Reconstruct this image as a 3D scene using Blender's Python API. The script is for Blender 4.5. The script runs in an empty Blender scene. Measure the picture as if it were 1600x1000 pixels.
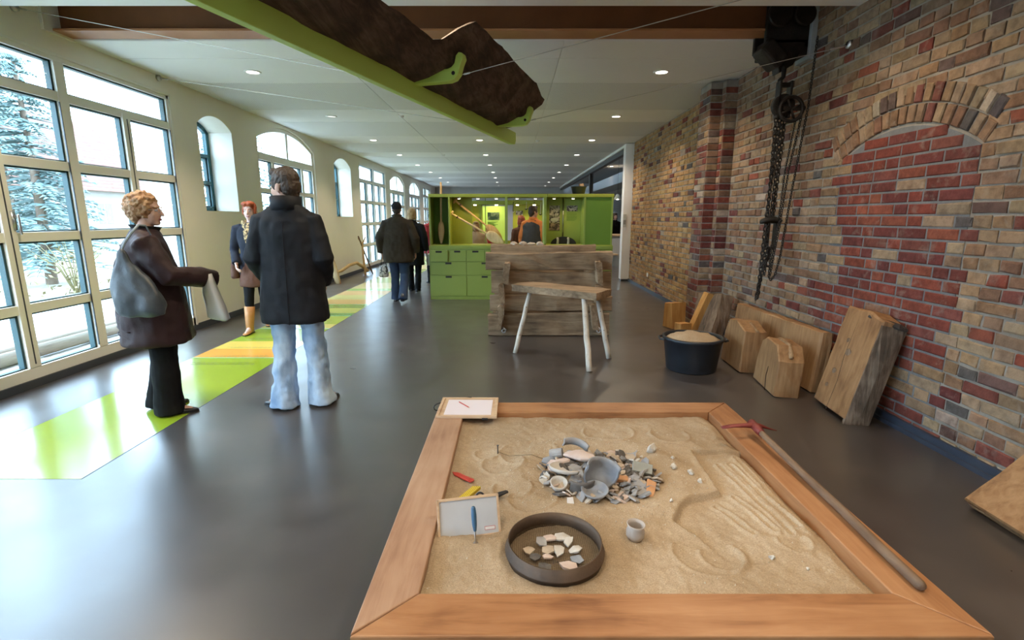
import bpy, bmesh, math, random
import numpy as np
from mathutils import Vector, Matrix, noise
PI = math.pi
random.seed(7)
scene = bpy.context.scene
COL = scene.collection

# ------------------------------------------------------------------ camera, sky, exposure
cam_data = bpy.data.cameras.new('camera')
cam_data.sensor_width = 36.0
cam_data.lens = 36.0 * 790.0 / 1600.0
cam_data.clip_start = 0.05
cam_data.clip_end = 300
camera = bpy.data.objects.new('camera', cam_data)
COL.objects.link(camera)
camera.location = (0, 0, 1.46)
camera.rotation_euler = (PI / 2 - math.atan(159 / 790.0), 0, 0)
scene.camera = camera

world = bpy.data.worlds.new('overcast_sky')
scene.world = world
world.use_nodes = True
wbg = world.node_tree.nodes['Background']
wbg.inputs['Color'].default_value = (0.55, 0.76, 1.0, 1)
wbg.inputs['Strength'].default_value = 13.5
LAMP_W = 80.0                        # each ceiling downlight
LAMP_COL = (1.0, 0.80, 0.57)
scene.view_settings.view_transform = 'Standard'
scene.view_settings.look = 'None'
scene.view_settings.exposure = 0.40
scene.view_settings.gamma = 1.0
scene.view_settings.use_curve_mapping = False
scene.cycles.use_denoising = True
scene.cycles.max_bounces = 8
scene.cycles.diffuse_bounces = 5
scene.cycles.transparent_max_bounces = 12
scene.cycles.caustics_reflective = False
scene.cycles.caustics_refractive = False
scene.cycles.sample_clamp_indirect = 6.0

# ------------------------------------------------------------------ materials
M = {}
def _nt(name):
    m = bpy.data.materials.new(name); m.use_nodes = True
    return m, m.node_tree, m.node_tree.nodes['Principled BSDF']
def _coord(nt, stretch=(1, 1, 1), gen=False):
    tc = nt.nodes.new('ShaderNodeTexCoord'); mp = nt.nodes.new('ShaderNodeMapping')
    mp.inputs['Scale'].default_value = stretch
    nt.links.new(tc.outputs['Generated' if gen else 'Object'], mp.inputs['Vector'])
    return mp.outputs['Vector']
def _noise(nt, vec, scale, detail=5, rough=.55, dist=0):
    n = nt.nodes.new('ShaderNodeTexNoise')
    n.inputs['Scale'].default_value = scale; n.inputs['Detail'].default_value = detail
    n.inputs['Roughness'].default_value = rough; n.inputs['Distortion'].default_value = dist
    nt.links.new(vec, n.inputs['Vector'])
    return n.outputs['Fac']
def _ramp(nt, fac, stops):
    r = nt.nodes.new('ShaderNodeValToRGB')
    while len(r.color_ramp.elements) < len(stops): r.color_ramp.elements.new(.5)
    for e, (p, c) in zip(r.color_ramp.elements, stops):
        e.position = p; e.color = (c[0], c[1], c[2], 1)
    nt.links.new(fac, r.inputs['Fac'])
    return r.outputs['Color']
def _bump(nt, bsdf, fac, strength, dist=.01):
    b = nt.nodes.new('ShaderNodeBump')
    b.inputs['Strength'].default_value = strength; b.inputs['Distance'].default_value = dist
    nt.links.new(fac, b.inputs['Height']); nt.links.new(b.outputs['Normal'], bsdf.inputs['Normal'])
def mk(name, c1, c2=None, scale=6, rough=.6, bump=0, bscale=60, stretch=(1, 1, 1), metallic=0, spec=.5, lo=.3, hi=.7, detail=5, sheen=0):
    m, nt, b = _nt(name)
    b.inputs['Roughness'].default_value = rough; b.inputs['Metallic'].default_value = metallic
    b.inputs['Specular IOR Level'].default_value = spec
    if sheen: b.inputs['Sheen Weight'].default_value = sheen
    b.inputs['Base Color'].default_value = (*c1, 1)
    if c2 is not None or bump:
        v = _coord(nt, stretch)
        if c2 is not None:
            nt.links.new(_ramp(nt, _noise(nt, v, scale, detail), [(lo, c1), (hi, c2)]), b.inputs['Base Color'])
        if bump: _bump(nt, b, _noise(nt, v, bscale, 6), bump)
    M[name] = m
    return m
def wood(name, dark, mid, light, axis=0, scale=3.0, rough=.6, bump=.25, spec=.4, rings=True):
    """Sawn or hewn timber: grain runs along the object's local axis."""
    m, nt, b = _nt(name)
    st = [9.0, 9.0, 9.0]; st[axis] = .9
    v = _coord(nt, st)
    n1 = _noise(nt, v, scale, 8, .62, .6)
    v2 = _coord(nt, (1.3, 1.3, 1.3)); n2 = _noise(nt, v2, scale * .9, 3)
    mx = nt.nodes.new('ShaderNodeMath'); mx.operation = 'MULTIPLY_ADD'
    nt.links.new(n2, mx.inputs[0]); mx.inputs[1].default_value = .55
    sub = nt.nodes.new('ShaderNodeMath'); sub.operation = 'MULTIPLY'; sub.inputs[1].default_value = .62
    nt.links.new(n1, sub.inputs[0]); nt.links.new(sub.outputs[0], mx.inputs[2])
    c = _ramp(nt, mx.outputs[0], [(.38, dark), (.56, mid), (.74, light)])
    nt.links.new(c, b.inputs['Base Color'])
    b.inputs['Roughness'].default_value = rough; b.inputs['Specular IOR Level'].default_value = spec
    _bump(nt, b, n1, bump, .008)
    M[name] = m
    return m
def emit(name, c, s):
    m, nt, b = _nt(name)
    b.inputs['Base Color'].default_value = (*c, 1)
    b.inputs['Emission Color'].default_value = (*c, 1); b.inputs['Emission Strength'].default_value = s
    M[name] = m
    return m

# ------------------------------------------------------------------ mesh building
def wmat(o):
    m = o.matrix_basis.copy()
    while o.parent is not None:
        o = o.parent; m = o.matrix_basis @ m
    return m
class MB:
    def __init__(self): self.v = []; self.f = []
    def add(self, vs, fs):
        b = len(self.v); self.v += [Vector(p) for p in vs]; self.f += [tuple(i + b for i in f) for f in fs]
        return self
    def box(self, x0, x1, y0, y1, z0, z1, T=None):
        vs = [Vector((x, y, z)) for z in (z0, z1) for y in (y0, y1) for x in (x0, x1)]
        if T is not None: vs = [T @ p for p in vs]
        return self.add(vs, [(0, 2, 3, 1), (4, 5, 7, 6), (0, 1, 5, 4), (2, 6, 7, 3), (0, 4, 6, 2), (1, 3, 7, 5)])
    def prism(self, poly, a, b, fn):
        """poly: 2D outline; fn(u, v, w) -> 3D; extruded w from a to b."""
        n = len(poly)
        vs = [fn(u, v, a) for u, v in poly] + [fn(u, v, b) for u, v in poly]
        fs = [tuple(range(n - 1, -1, -1)), tuple(range(n, 2 * n))]
        fs += [(i, (i + 1) % n, n + (i + 1) % n, n + i) for i in range(n)]
        return self.add(vs, fs)
    def loft(self, rings, cap=True, closed=False):
        n = len(rings[0]); vs = [p for r in rings for p in r]; fs = []
        k = len(rings)
        for j in range(k - (0 if closed else 1)):
            a = j * n; b = ((j + 1) % k) * n
            for i in range(n):
                i2 = (i + 1) % n
                fs.append((a + i, a + i2, b + i2, b + i))
        if cap and not closed:
            fs.append(tuple(range(n - 1, -1, -1))); fs.append(tuple((k - 1) * n + i for i in range(n)))
        return self.add(vs, fs)
    def tube(self, pts, rads, n=10, round_ends=True, flat=1.0, up=None):
        pts = [Vector(p) for p in pts]
        if not hasattr(rads, '__len__'): rads = [rads] * len(pts)
        rads = list(rads)
        if round_ends:
            d0 = (pts[0] - pts[1]).normalized(); d1 = (pts[-1] - pts[-2]).normalized(); r0 = rads[0]; r1 = rads[-1]
            pts = [pts[0] + d0 * r0 * .9, pts[0] + d0 * r0 * .6] + pts + [pts[-1] + d1 * r1 * .6, pts[-1] + d1 * r1 * .9]
            rads = [r0 * .35, r0 * .8] + rads + [r1 * .8, r1 * .35]
        rings = []; ref = Vector(up) if up is not None else None
        for i, p in enumerate(pts):
            d = (pts[min(i + 1, len(pts) - 1)] - pts[max(i - 1, 0)]).normalized()
            if ref is None:
                ref = Vector((0, 0, 1)) if abs(d.z) < .9 else Vector((0, 1, 0))
            s = d.cross(ref)
            if s.length < 1e-4: s = d.orthogonal()
            s.normalize(); t = s.cross(d).normalized()
            if up is None: ref = t
            rings.append([p + s * rads[i] * math.cos(2 * PI * k / n) + t * rads[i] * flat * math.sin(2 * PI * k / n) for k in range(n)])
        return self.loft(rings)
    def ell(self, c, r, n=14, m=9, R=None):
        c = Vector(c); rings = []
        for j in range(m + 1):
            th = PI * (j + .001 if j == 0 else (j - .001 if j == m else j)) / m
            ring = []
            for i in range(n):
                p = Vector((r[0] * math.sin(th) * math.cos(2 * PI * i / n), r[1] * math.sin(th) * math.sin(2 * PI * i / n), -r[2] * math.cos(th)))
                ring.append(c + (R @ p if R is not None else p))
            rings.append(ring)
        return self.loft(rings)
    def lathe(self, prof, n=32, c=(0, 0, 0), closed=False):
        c = Vector(c)
        rings = [[c + Vector((r * math.cos(2 * PI * i / n), r * math.sin(2 * PI * i / n), z)) for i in range(n)] for r, z in prof]
        return self.loft(rings, cap=not closed, closed=closed)
    def torus(self, c, R, r, n=10, m=5, mat=None, sx=1.0):
        c = Vector(c); rings = []
        for i in range(n):
            a = 2 * PI * i / n; ring = []
            for j in range(m):
                b = 2 * PI * j / m
                p = Vector(((R + r * math.cos(b)) * math.cos(a) * sx, (R + r * math.cos(b)) * math.sin(a), r * math.sin(b)))
                ring.append(c + (mat @ p if mat is not None else p))
            rings.append(ring)
        return self.loft(rings, closed=True)
    def jitter(self, amt, scale=3.0, seed=0):
        o = Vector((seed * 13.7, seed * 5.1, seed * 3.3))
        for p in self.v:
            d = noise.noise_vector(p * scale + o) * amt
            p += d
        return self
    def build(self, name, mat, parent=None, smooth=False, bevel=0, world=True, seg=2, remesh=0, smoothing=0, folds=0, fold_scale=.12, sub=0):
        me = bpy.data.meshes.new(name)
        vs = self.v
        if parent is not None and world:
            inv = wmat(parent).inverted(); vs = [inv @ p for p in vs]
        me.from_pydata([tuple(p) for p in vs], [], self.f); me.update()
        bm = bmesh.new(); bm.from_mesh(me); bmesh.ops.recalc_face_normals(bm, faces=bm.faces); bm.to_mesh(me); bm.free()
        if smooth: me.polygons.foreach_set('use_smooth', [True] * len(me.polygons))
        o = bpy.data.objects.new(name, me); COL.objects.link(o)
        if parent is not None: o.parent = parent
        if mat is not None: me.materials.append(M[mat] if isinstance(mat, str) else mat)
        if bevel:
            b = o.modifiers.new('bevel', 'BEVEL'); b.width = bevel; b.segments = seg; b.limit_method = 'ANGLE'; b.angle_limit = .6
        if remesh:
            r = o.modifiers.new('remesh', 'REMESH'); r.mode = 'VOXEL'; r.voxel_size = remesh; r.use_smooth_shade = True
        if smoothing:
            s = o.modifiers.new('smooth', 'SMOOTH'); s.factor = .5; s.iterations = smoothing
        if sub:
            s = o.modifiers.new('sub', 'SUBSURF'); s.levels = sub; s.render_levels = sub
        if folds:
            tx = bpy.data.textures.new(name + '_folds', 'CLOUDS'); tx.noise_scale = fold_scale; tx.noise_depth = 1
            d = o.modifiers.new('folds', 'DISPLACE'); d.texture = tx; d.strength = folds; d.mid_level = .5; d.texture_coords = 'LOCAL'
        return o
def tag(o, label=None, cat=None, group=None, kind=None):
    if label: o['label'] = label
    if cat: o['category'] = cat
    if group: o['group'] = group
    if kind: o['kind'] = kind
    return o
def empty(name, loc=(0, 0, 0), rz=0, label=None, cat=None, group=None, kind=None):
    o = bpy.data.objects.new(name, None); COL.objects.link(o)
    o.location = loc; o.rotation_euler = (0, 0, rz); o.empty_display_size = .1
    return tag(o, label, cat, group, kind)
def copy_tree(o, parent=None):
    c = o.copy(); COL.objects.link(c)
    if parent is not None: c.parent = parent
    for ch in list(o.children): copy_tree(ch, c)
    return c
def rotz(a): return Matrix.Rotation(a, 4, 'Z')
def frame(origin, xdir, up=(0, 0, 1)):
    """4x4 with local x along xdir, z close to up."""
    x = Vector(xdir).normalized(); z = Vector(up); y = z.cross(x).normalized(); z = x.cross(y).normalized()
    m = Matrix.Identity(4)
    for i in range(3): m[i][0] = x[i]; m[i][1] = y[i]; m[i][2] = z[i]; m[i][3] = origin[i]
    return m
def spot(name, loc, energy, col, size_deg, parent=None, blend=.6, rad=.04, aim=None):
    l = bpy.data.lights.new(name, 'SPOT'); l.energy = energy; l.color = col; l.spot_size = math.radians(size_deg); l.spot_blend = blend; l.shadow_soft_size = rad
    o = bpy.data.objects.new(name, l); COL.objects.link(o)
    o.location = loc
    if aim is not None:
        o.rotation_euler = (Vector(aim) - Vector(loc)).to_track_quat('-Z', 'Y').to_euler()
    if parent is not None:
        o.parent = parent
        o.location = wmat(parent).inverted() @ Vector(loc)
    return o
# ------------------------------------------------------------------ colours and surfaces
def concrete():
    m, nt, b = _nt('polished_concrete')
    v = _coord(nt)
    n1 = _noise(nt, v, 1.0, 4, .55); n2 = _noise(nt, v, 3.0, 3, .5)
    a = nt.nodes.new('ShaderNodeMath'); a.operation = 'MULTIPLY_ADD'; a.inputs[1].default_value = .35
    s = nt.nodes.new('ShaderNodeMath'); s.operation = 'MULTIPLY'; s.inputs[1].default_value = .65
    nt.links.new(n1, s.inputs[0]); nt.links.new(n2, a.inputs[0]); nt.links.new(s.outputs[0], a.inputs[2])
    nt.links.new(_ramp(nt, a.outputs[0], [(.10, (.022, .018, .017)), (.50, (.052, .044, .041)), (.90, (.12, .105, .096))]), b.inputs['Base Color'])
    r = nt.nodes.new('ShaderNodeMapRange'); nt.links.new(n2, r.inputs[0])
    r.inputs[1].default_value = .0; r.inputs[2].default_value = 1.0; r.inputs[3].default_value = .22; r.inputs[4].default_value = .42
    b.inputs['Coat Weight'].default_value = .4; b.inputs['Coat Roughness'].default_value = .30
    nt.links.new(r.outputs[0], b.inputs['Roughness'])
    b.inputs['Specular IOR Level'].default_value = 1.0
    M['concrete'] = m
concrete()
mk('plaster', (.87, .825, .74), (.90, .855, .77), 2, .85, .04, 90)
mk('ceiling_white', (.84, .83, .81), (.87, .86, .84), 1.5, .9)
mk('grey_wall', (.50, .50, .50), (.54, .54, .53), 2, .9)
def perforated():
    m, nt, b = _nt('perforated_board')
    v = _coord(nt)
    fr = []
    sep = nt.nodes.new('ShaderNodeSeparateXYZ'); nt.links.new(v, sep.inputs[0])
    prod = None
    for ax in (0, 1):
        k = nt.nodes.new('ShaderNodeMath'); k.operation = 'MULTIPLY'; k.inputs[1].default_value = 2 * PI / .03
        nt.links.new(sep.outputs[ax], k.inputs[0])
        s = nt.nodes.new('ShaderNodeMath'); s.operation = 'SINE'; nt.links.new(k.outputs[0], s.inputs[0]); fr.append(s.outputs[0])
    mu = nt.nodes.new('ShaderNodeMath'); mu.operation = 'MULTIPLY'
    nt.links.new(fr[0], mu.inputs[0]); nt.links.new(fr[1], mu.inputs[1])
    nt.links.new(_ramp(nt, mu.outputs[0], [(.25, (.82, .81, .79)), (.45, (.45, .44, .42))]), b.inputs['Base Color'])
    b.inputs['Roughness'].default_value = .9
    M['perforated'] = m
perforated()
mk('skirting', (.055, .062, .075), None, rough=.45)
mk('skirting_blue', (.022, .032, .055), (.035, .046, .07), 3, .5)
mk('window_white', (.86, .835, .77), None, rough=.4)
mk('window_teal', (.012, .085, .10), None, rough=.4)
mk('gasket', (.012, .05, .055), None, rough=.5)
mk('steel', (.55, .55, .56), None, rough=.3, metallic=1)
mk('steel_dark', (.10, .105, .11), None, rough=.45, metallic=.6)
def glass():
    m, nt, b = _nt('window_glass')
    nt.nodes.remove(b)
    out = nt.nodes['Material Output']
    t = nt.nodes.new('ShaderNodeBsdfTransparent'); t.inputs['Color'].default_value = (.95, .98, .98, 1)
    g = nt.nodes.new('ShaderNodeBsdfGlossy'); g.inputs['Roughness'].default_value = .02
    lw = nt.nodes.new('ShaderNodeLayerWeight'); lw.inputs['Blend'].default_value = .5      # Schlick reflectance of a thin pane
    pw = nt.nodes.new('ShaderNodeMath'); pw.operation = 'POWER'; pw.inputs[1].default_value = 5.0; nt.links.new(lw.outputs['Facing'], pw.inputs[0])
    f = nt.nodes.new('ShaderNodeMath'); f.operation = 'MULTIPLY_ADD'; f.inputs[1].default_value = .6; f.inputs[2].default_value = .03
    nt.links.new(pw.outputs[0], f.inputs[0])
    mx = nt.nodes.new('ShaderNodeMixShader')
    nt.links.new(f.outputs[0], mx.inputs[0]); nt.links.new(t.outputs[0], mx.inputs[1]); nt.links.new(g.outputs[0], mx.inputs[2])
    nt.links.new(mx.outputs[0], out.inputs['Surface'])
    M['glass'] = m
glass()
def brickmat(name, rough=.88):
    m, nt, b = _nt(name)
    at = nt.nodes.new('ShaderNodeAttribute'); at.attribute_name = 'Col'
    geo = nt.nodes.new('ShaderNodeNewGeometry')
    n1 = _noise(nt, geo.outputs['Position'], 14, 7, .65); n2 = _noise(nt, geo.outputs['Position'], 60, 4, .6)
    n3 = _noise(nt, geo.outputs['Position'], 9, 6, .6, .5)
    mul = nt.nodes.new('ShaderNodeMix'); mul.data_type = 'RGBA'; mul.blend_type = 'MULTIPLY'
    mul.inputs['Factor'].default_value = 1
    nt.links.new(at.outputs['Color'], mul.inputs['A'])
    nt.links.new(_ramp(nt, n1, [(.28, (.36, .33, .31)), (.6, (.72, .69, .66))]), mul.inputs['B'])
    mx = nt.nodes.new('ShaderNodeMix'); mx.data_type = 'RGBA'
    fac = _ramp(nt, n3, [(.56, (0, 0, 0)), (.76, (.42, .42, .42))])
    nt.links.new(fac, mx.inputs['Factor']); nt.links.new(mul.outputs['Result'], mx.inputs['A'])
    mx.inputs['B'].default_value = (.30, .26, .22, 1)
    nt.links.new(mx.outputs['Result'], b.inputs['Base Color'])
    b.inputs['Roughness'].default_value = rough; b.inputs['Specular IOR Level'].default_value = .25
    _bump(nt, b, n2, .5, .006)
    M[name] = m
brickmat('brick')
mk('mortar', (.21, .185, .155), (.29, .26, .22), 7, .95, .6, 45)
mk('mortar_dark', (.115, .116, .12), (.17, .17, .17), 7, .95, .5, 45)
mk('beam_brown', (.16, .058, .020), (.21, .078, .026), 3, .45)
mk('beam_flange', (.38, .16, .065), (.45, .20, .09), 4, .5)
mk('iron', (.012, .011, .010), (.030, .024, .020), 12, .55, .3, 60, metallic=.5)
mk('green_paint', (.56, .80, .16), (.58, .82, .17), 2, .42)
mk('green_deep', (.105, .205, .018), (.12, .225, .022), 2, .5)
mk('green_cabinet', (.225, .30, .055), (.24, .32, .06), 2, .45)
mk('green_lamplit', (.28, .32, .035), (.31, .35, .04), 2, .5)  # cabinet green with the yellow lamplight put into the colour
mk('slot_black', (.008, .008, .008), None, rough=.6)
wood('dugout', (.018, .011, .008), (.052, .032, .022), (.105, .068, .048), 0, 3.0, .8, .9)
wood('frame_wood', (.14, .052, .020), (.33, .150, .062), (.42, .215, .10), 0, 2.2, .45, .12)
wood('oak_weathered', (.09, .052, .027), (.235, .155, .088), (.37, .26, .16), 0, 2.6, .75, .7)
wood('oak_fresh', (.13, .062, .024), (.245, .130, .055), (.34, .195, .09), 2, 2.6, .65, .5)
wood('oak_rough', (.075, .045, .022), (.21, .13, .065), (.35, .235, .13), 2, 3.0, .8, 1.0)
wood('oak_orange', (.22, .085, .018), (.38, .17, .042), (.48, .25, .075), 2, 2.6, .6, .4)
wood('bark_dark', (.05, .032, .02), (.14, .09, .055), (.25, .17, .11), 2, 3.5, .85, 1.2)
wood('bare_pole', (.36, .32, .27), (.52, .48, .41), (.62, .58, .51), 2, 3.0, .6, .3)
wood('paddle_wood', (.42, .23, .09), (.60, .36, .16), (.70, .46, .23), 2, 2.4, .5, .2)
wood('paddle_pale', (.50, .34, .18), (.68, .50, .30), (.74, .58, .38), 2, 2.4, .5, .2)
wood('old_handle', (.08, .05, .03), (.16, .10, .062), (.24, .165, .105), 1, 3.0, .6, .5)
mk('char', (.015, .013, .012), (.05, .04, .035), 20, .9, .5, 60)
def sandmat():
    m, nt, b = _nt('sand')
    v = _coord(nt)
    n1 = _noise(nt, v, 2.2, 6, .6); n2 = _noise(nt, v, 180, 3, .7); n3 = _noise(nt, v, 60, 4, .6)
    c = _ramp(nt, n1, [(.32, (.35, .26, .165)), (.55, (.455, .355, .245)), (.75, (.53, .43, .315))])
    mul = nt.nodes.new('ShaderNodeMix'); mul.data_type = 'RGBA'; mul.blend_type = 'MULTIPLY'; mul.inputs['Factor'].default_value = .8
    nt.links.new(c, mul.inputs['A']); nt.links.new(_ramp(nt, n2, [(.3, (.62, .6, .57)), (.65, (1.12, 1.1, 1.08))]), mul.inputs['B'])
    nt.links.new(mul.outputs['Result'], b.inputs['Base Color'])
    b.inputs['Roughness'].default_value = .95; b.inputs['Specular IOR Level'].default_value = .15
    ad = nt.nodes.new('ShaderNodeMath'); ad.operation = 'ADD'; nt.links.new(n2, ad.inputs[0]); nt.links.new(n3, ad.inputs[1])
    _bump(nt, b, ad.outputs[0], .55, .006)
    M['sand'] = m
sandmat()
# ================================================================== THE SETTING
XL, XR, ZC = -4.2, 2.75, 3.12        # left wall, right wall, ceiling
YE, YB = 28.5, -4.0                  # end wall, wall behind the viewer
XO = XL - .45                        # outer face of the left wall

fl = MB().box(XL - .4, 9.2, YB - .2, YE + .2, -.12, 0).build('floor', 'concrete'); tag(fl, 'polished dark grey concrete floor of the hall', kind='structure')
# painted timeline strip set into the floor: one thin panel for each coloured band
bands = [(2.65, 5.20, (.26, .36, .022)), (5.22, 5.58, (.72, .33, .055)), (5.58, 5.95, (.70, .52, .10)), (5.95, 6.65, (.27, .40, .03)), (6.67, 6.95, (.60, .55, .14)),
         (6.95, 7.55, (.33, .46, .05)), (7.57, 7.80, (.12, .38, .08)), (7.80, 8.25, (.50, .55, .12)), (8.25, 8.60, (.20, .36, .05)), (8.62, 9.15, (.74, .45, .15)),
         (9.15, 9.7, (.66, .60, .22)), (9.7, 10.3, (.76, .50, .22)), (10.32, 10.6, (.30, .50, .12)), (10.6, 11.6, (.70, .62, .30)), (11.6, 12.6, (.45, .55, .15)),
         (12.62, 13.6, (.68, .60, .30)), (13.6, 14.8, (.40, .52, .14)), (14.8, 16.2, (.66, .55, .24)), (16.2, 18.0, (.42, .55, .16)), (18.0, 20.0, (.64, .58, .28))]
for i, (a, b, c) in enumerate(bands):
    m = mk('strip_paint_%d' % i, c, tuple(min(1, q * 1.12) for q in c), 1.5, .16, spec=.8)
    MB().box(-3.41, -2.46, a, b - .004, 0, .0015).build('floor_panel', m, fl)
thin = mk('strip_line', (.25, .62, .36), None, rough=.3)
for y in (5.20, 6.655, 7.56, 8.61, 10.31): MB().box(-3.41, -2.46, y, y + .016, 0, .002).build('floor_line', thin, fl)
MB().box(-3.415, -3.41, 2.65, 20, 0, .0012).build('floor_joint', 'skirting', fl)
MB().box(-2.46, -2.455, 2.65, 20, 0, .0012).build('floor_joint', 'skirting', fl)
tx_m = mk('strip_print', (.10, .13, .02), None, rough=.4)
rr = random.Random(3)                # the fine lines of print running across the bands
for (y, n) in ((5.02, 3), (4.05, 1), (5.30, 3), (5.66, 2), (6.1, 3), (7.1, 3), (7.9, 2), (9.3, 2)):
    for k in range(n):
        x = -3.32 + rr.random() * .1
        pm = MB()
        while x < -2.75 + rr.random() * .2:
            w = .02 + rr.random() * .05
            pm.box(x, x + w, y - k * .035, y - k * .035 + .007, .0015, .0021); x += w + .012
        pm.build('floor_print', tx_m, fl)

# ---- left wall with its openings: (y0, y1, sill, spring, crown)
OPEN = [(-3.4, 1.1, .02, 2.95, 2.95), (2.02, 6.62, .02, 2.95, 2.95), (7.12, 7.97, 1.56, 2.71, 2.86), (8.74, 11.2, .02, 2.80, 3.07), (12.4, 13.65, 1.50, 2.72, 2.90),
        (14.4, 17.4, .02, 2.98, 2.98), (18.0, 20.4, .02, 2.72, 3.02), (21.4, 23.8, .02, 2.72, 3.02), (24.6, 26.8, .02, 2.95, 2.95)]
def arch_pts(y0, y1, zs, zc, n=14):
    if zc - zs < 1e-3: return [(y0, zs), (y1, zs)]
    w = (y1 - y0) / 2; hgt = zc - zs; R = (w * w + hgt * hgt) / (2 * hgt); cy = (y0 + y1) / 2; cz = zc - R
    a0 = math.asin(w / R)
    return [(cy + R * math.sin(-a0 + 2 * a0 * i / n), cz + R * math.cos(-a0 + 2 * a0 * i / n)) for i in range(n + 1)]
wl = MB(); yprev = YB
for (y0, y1, z0, zs, zc) in OPEN:
    wl.box(XO, XL, yprev, y0, -.1, 3.6); yprev = y1
    wl.box(XO, XL, y0, y1, -.1, z0)
    ap = arch_pts(y0, y1, zs, zc)
    for (a, b), (c, d) in zip(ap[:-1], ap[1:]):
        wl.prism([(a, b), (c, d), (c, 3.6), (a, 3.6)], XO, XL, lambda u, v, w: Vector((w, u, v)))
wl.box(XO, XL, yprev, YE + .2, -.1, 3.6)
tag(wl.build('wall_left', 'plaster'), 'cream plastered wall with tall windows', kind='structure')
bl = MB(); segs = [(YB, -3.4), (1.1, 2.02), (6.62, 8.74), (11.2, 14.4), (17.4, 18.0), (20.4, 21.4), (23.8, 24.6), (26.8, YE)]
for a, b in segs: bl.box(XL, XL + .012, a, b, 0, .085)
for o in OPEN:
    if o[2] < .1: bl.box(XL - .02, XL + .012, o[0], o[1], 0, .07)
tag(bl.build('baseboard_left', 'skirting'), 'dark skirting strip along the cream wall', kind='structure')

# ---- windows
WN = [0]
def pane(root, y0, y1, z0, z1, x, arch=None):
    """a glass pane with its dark gasket on the outer side"""
    p = MB()
    out = [(y0, z0), (y1, z0)] + ([(y1, z1), (y0, z1)] if arch is None else arch[::-1])
    p.prism(out, x - .022, x - .016, lambda u, v, w: Vector((w, u, v)))
    po = p.build('pane', 'glass', root)
    if arch is None:
        g = MB(); t = .022
        g.box(x - .062, x - .012, y0, y0 + t * .5, z0, z1).box(x - .062, x - .012, y1 - t, y1, z0, z1).box(x - .062, x - .012, y0, y1, z0, z0 + t * .5).box(x - .062, x - .012, y0, y1, z1 - t * .7, z1)
        g.build('gasket', 'gasket', po)
def big_window(y0, y1, ztop, ys, zs, top_spans=None, x=XL - .02, fw=.055, leafs=(), label=''):
    WN[0] += 1
    root = MB()
    dx0, dx1 = x - .07, x + .012
    root.box(dx0, dx1, y0, y0 + .07, .06, ztop).box(dx0, dx1, y1 - .07, y1, .06, ztop).box(dx0, dx1, y0, y1, ztop - .07, ztop).box(dx0, dx1, y0, y1, .06, .17)
    root.box(x - .07, x + .026, y1 - .028, y1, .06, ztop).box(x - .07, x + .026, y0, y0 + .028, .06, ztop).box(x - .07, x + .026, y0, y1, ztop - .028, ztop)
    r = root.build('window_%d' % WN[0], 'window_white', bevel=.004); tag(r, label, kind='structure')
    cols = [y0 + .07] + list(ys) + [y1 - .07]
    rows = [.17] + list(zs) + [ztop - .07]
    for j in range(len(zs)):
        MB().box(dx0 + .004, dx1 - .004, y0 + .07, y1 - .07, zs[j] - fw * .75, zs[j] + fw * .75).build('rail', 'window_white', r, bevel=.004)
    for i, yy in enumerate(ys):
        zt = ztop - .07 if (top_spans is None or i in top_spans) else zs[-1]
        MB().box(dx0, dx1 + .004, yy - fw, yy + fw, .17, zt).build('mullion', 'window_white', r, bevel=.004)
    for j in range(len(rows) - 1):
        za = rows[j] + (0 if j == 0 else fw * .75); zb = rows[j + 1] - (0 if j == len(rows) - 2 else fw * .75)
        i = 0
        while i < len(cols) - 1:
            k = i + 1
            if j == len(rows) - 2 and top_spans is not None:
                while k < len(cols) - 1 and (k - 1) not in top_spans: k += 1
            ya = cols[i] + (0 if i == 0 else fw); yb = cols[k] - (0 if k == len(cols) - 1 else fw)
            pane(r, ya, yb, za, zb, x)
            i = k
    for (a, b, zt) in leafs:          # rebate line and handle of an opening leaf
        MB().box(dx1, dx1 + .010, a - .004, a + .004, .2, zt).box(dx1, dx1 + .010, b - .004, b + .004, .2, zt).build('leaf_joint', 'skirting', r)
        h = MB().box(dx1, dx1 + .012, a + .03, a + .065, 1.36, 1.52).tube([(dx1 + .01, a + .047, 1.48), (dx1 + .05, a + .047, 1.48)], .009, 8).tube([(dx1 + .05, a + .047, 1.485), (dx1 + .05, a + .047, 1.33)], .010, 8)
        h.build('handle', 'steel', r, smooth=True)
    return r
rowz = [.685, 1.30, 1.94, 2.57]
big_window(-3.4, 1.1, 2.95, [-2.65, -1.9, -1.15, -.4, .35], rowz, (1, 3), label='unseen white grid window behind the viewer, added for its light')  # out of view, added to bring daylight onto the near floor
big_window(2.02, 6.62, 2.95, [2.80, 3.55, 4.30, 5.06, 5.84], rowz, (1, 3), leafs=((5.84, 6.55, 2.52), (4.30, 5.0, 2.52)), label='large white grid window beside the woman with the grey bag')
big_window(14.4, 17.4, 2.98, [15.15, 15.9, 16.65], [.7, 1.3, 1.92, 2.5], (1,), label='white grid window beside the wooden stand')
big_window(24.6, 26.8, 2.95, [25.4, 26.1], [.7, 1.3, 1.92, 2.5], (0,), label='farthest white grid window at the end of the hall')
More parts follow.
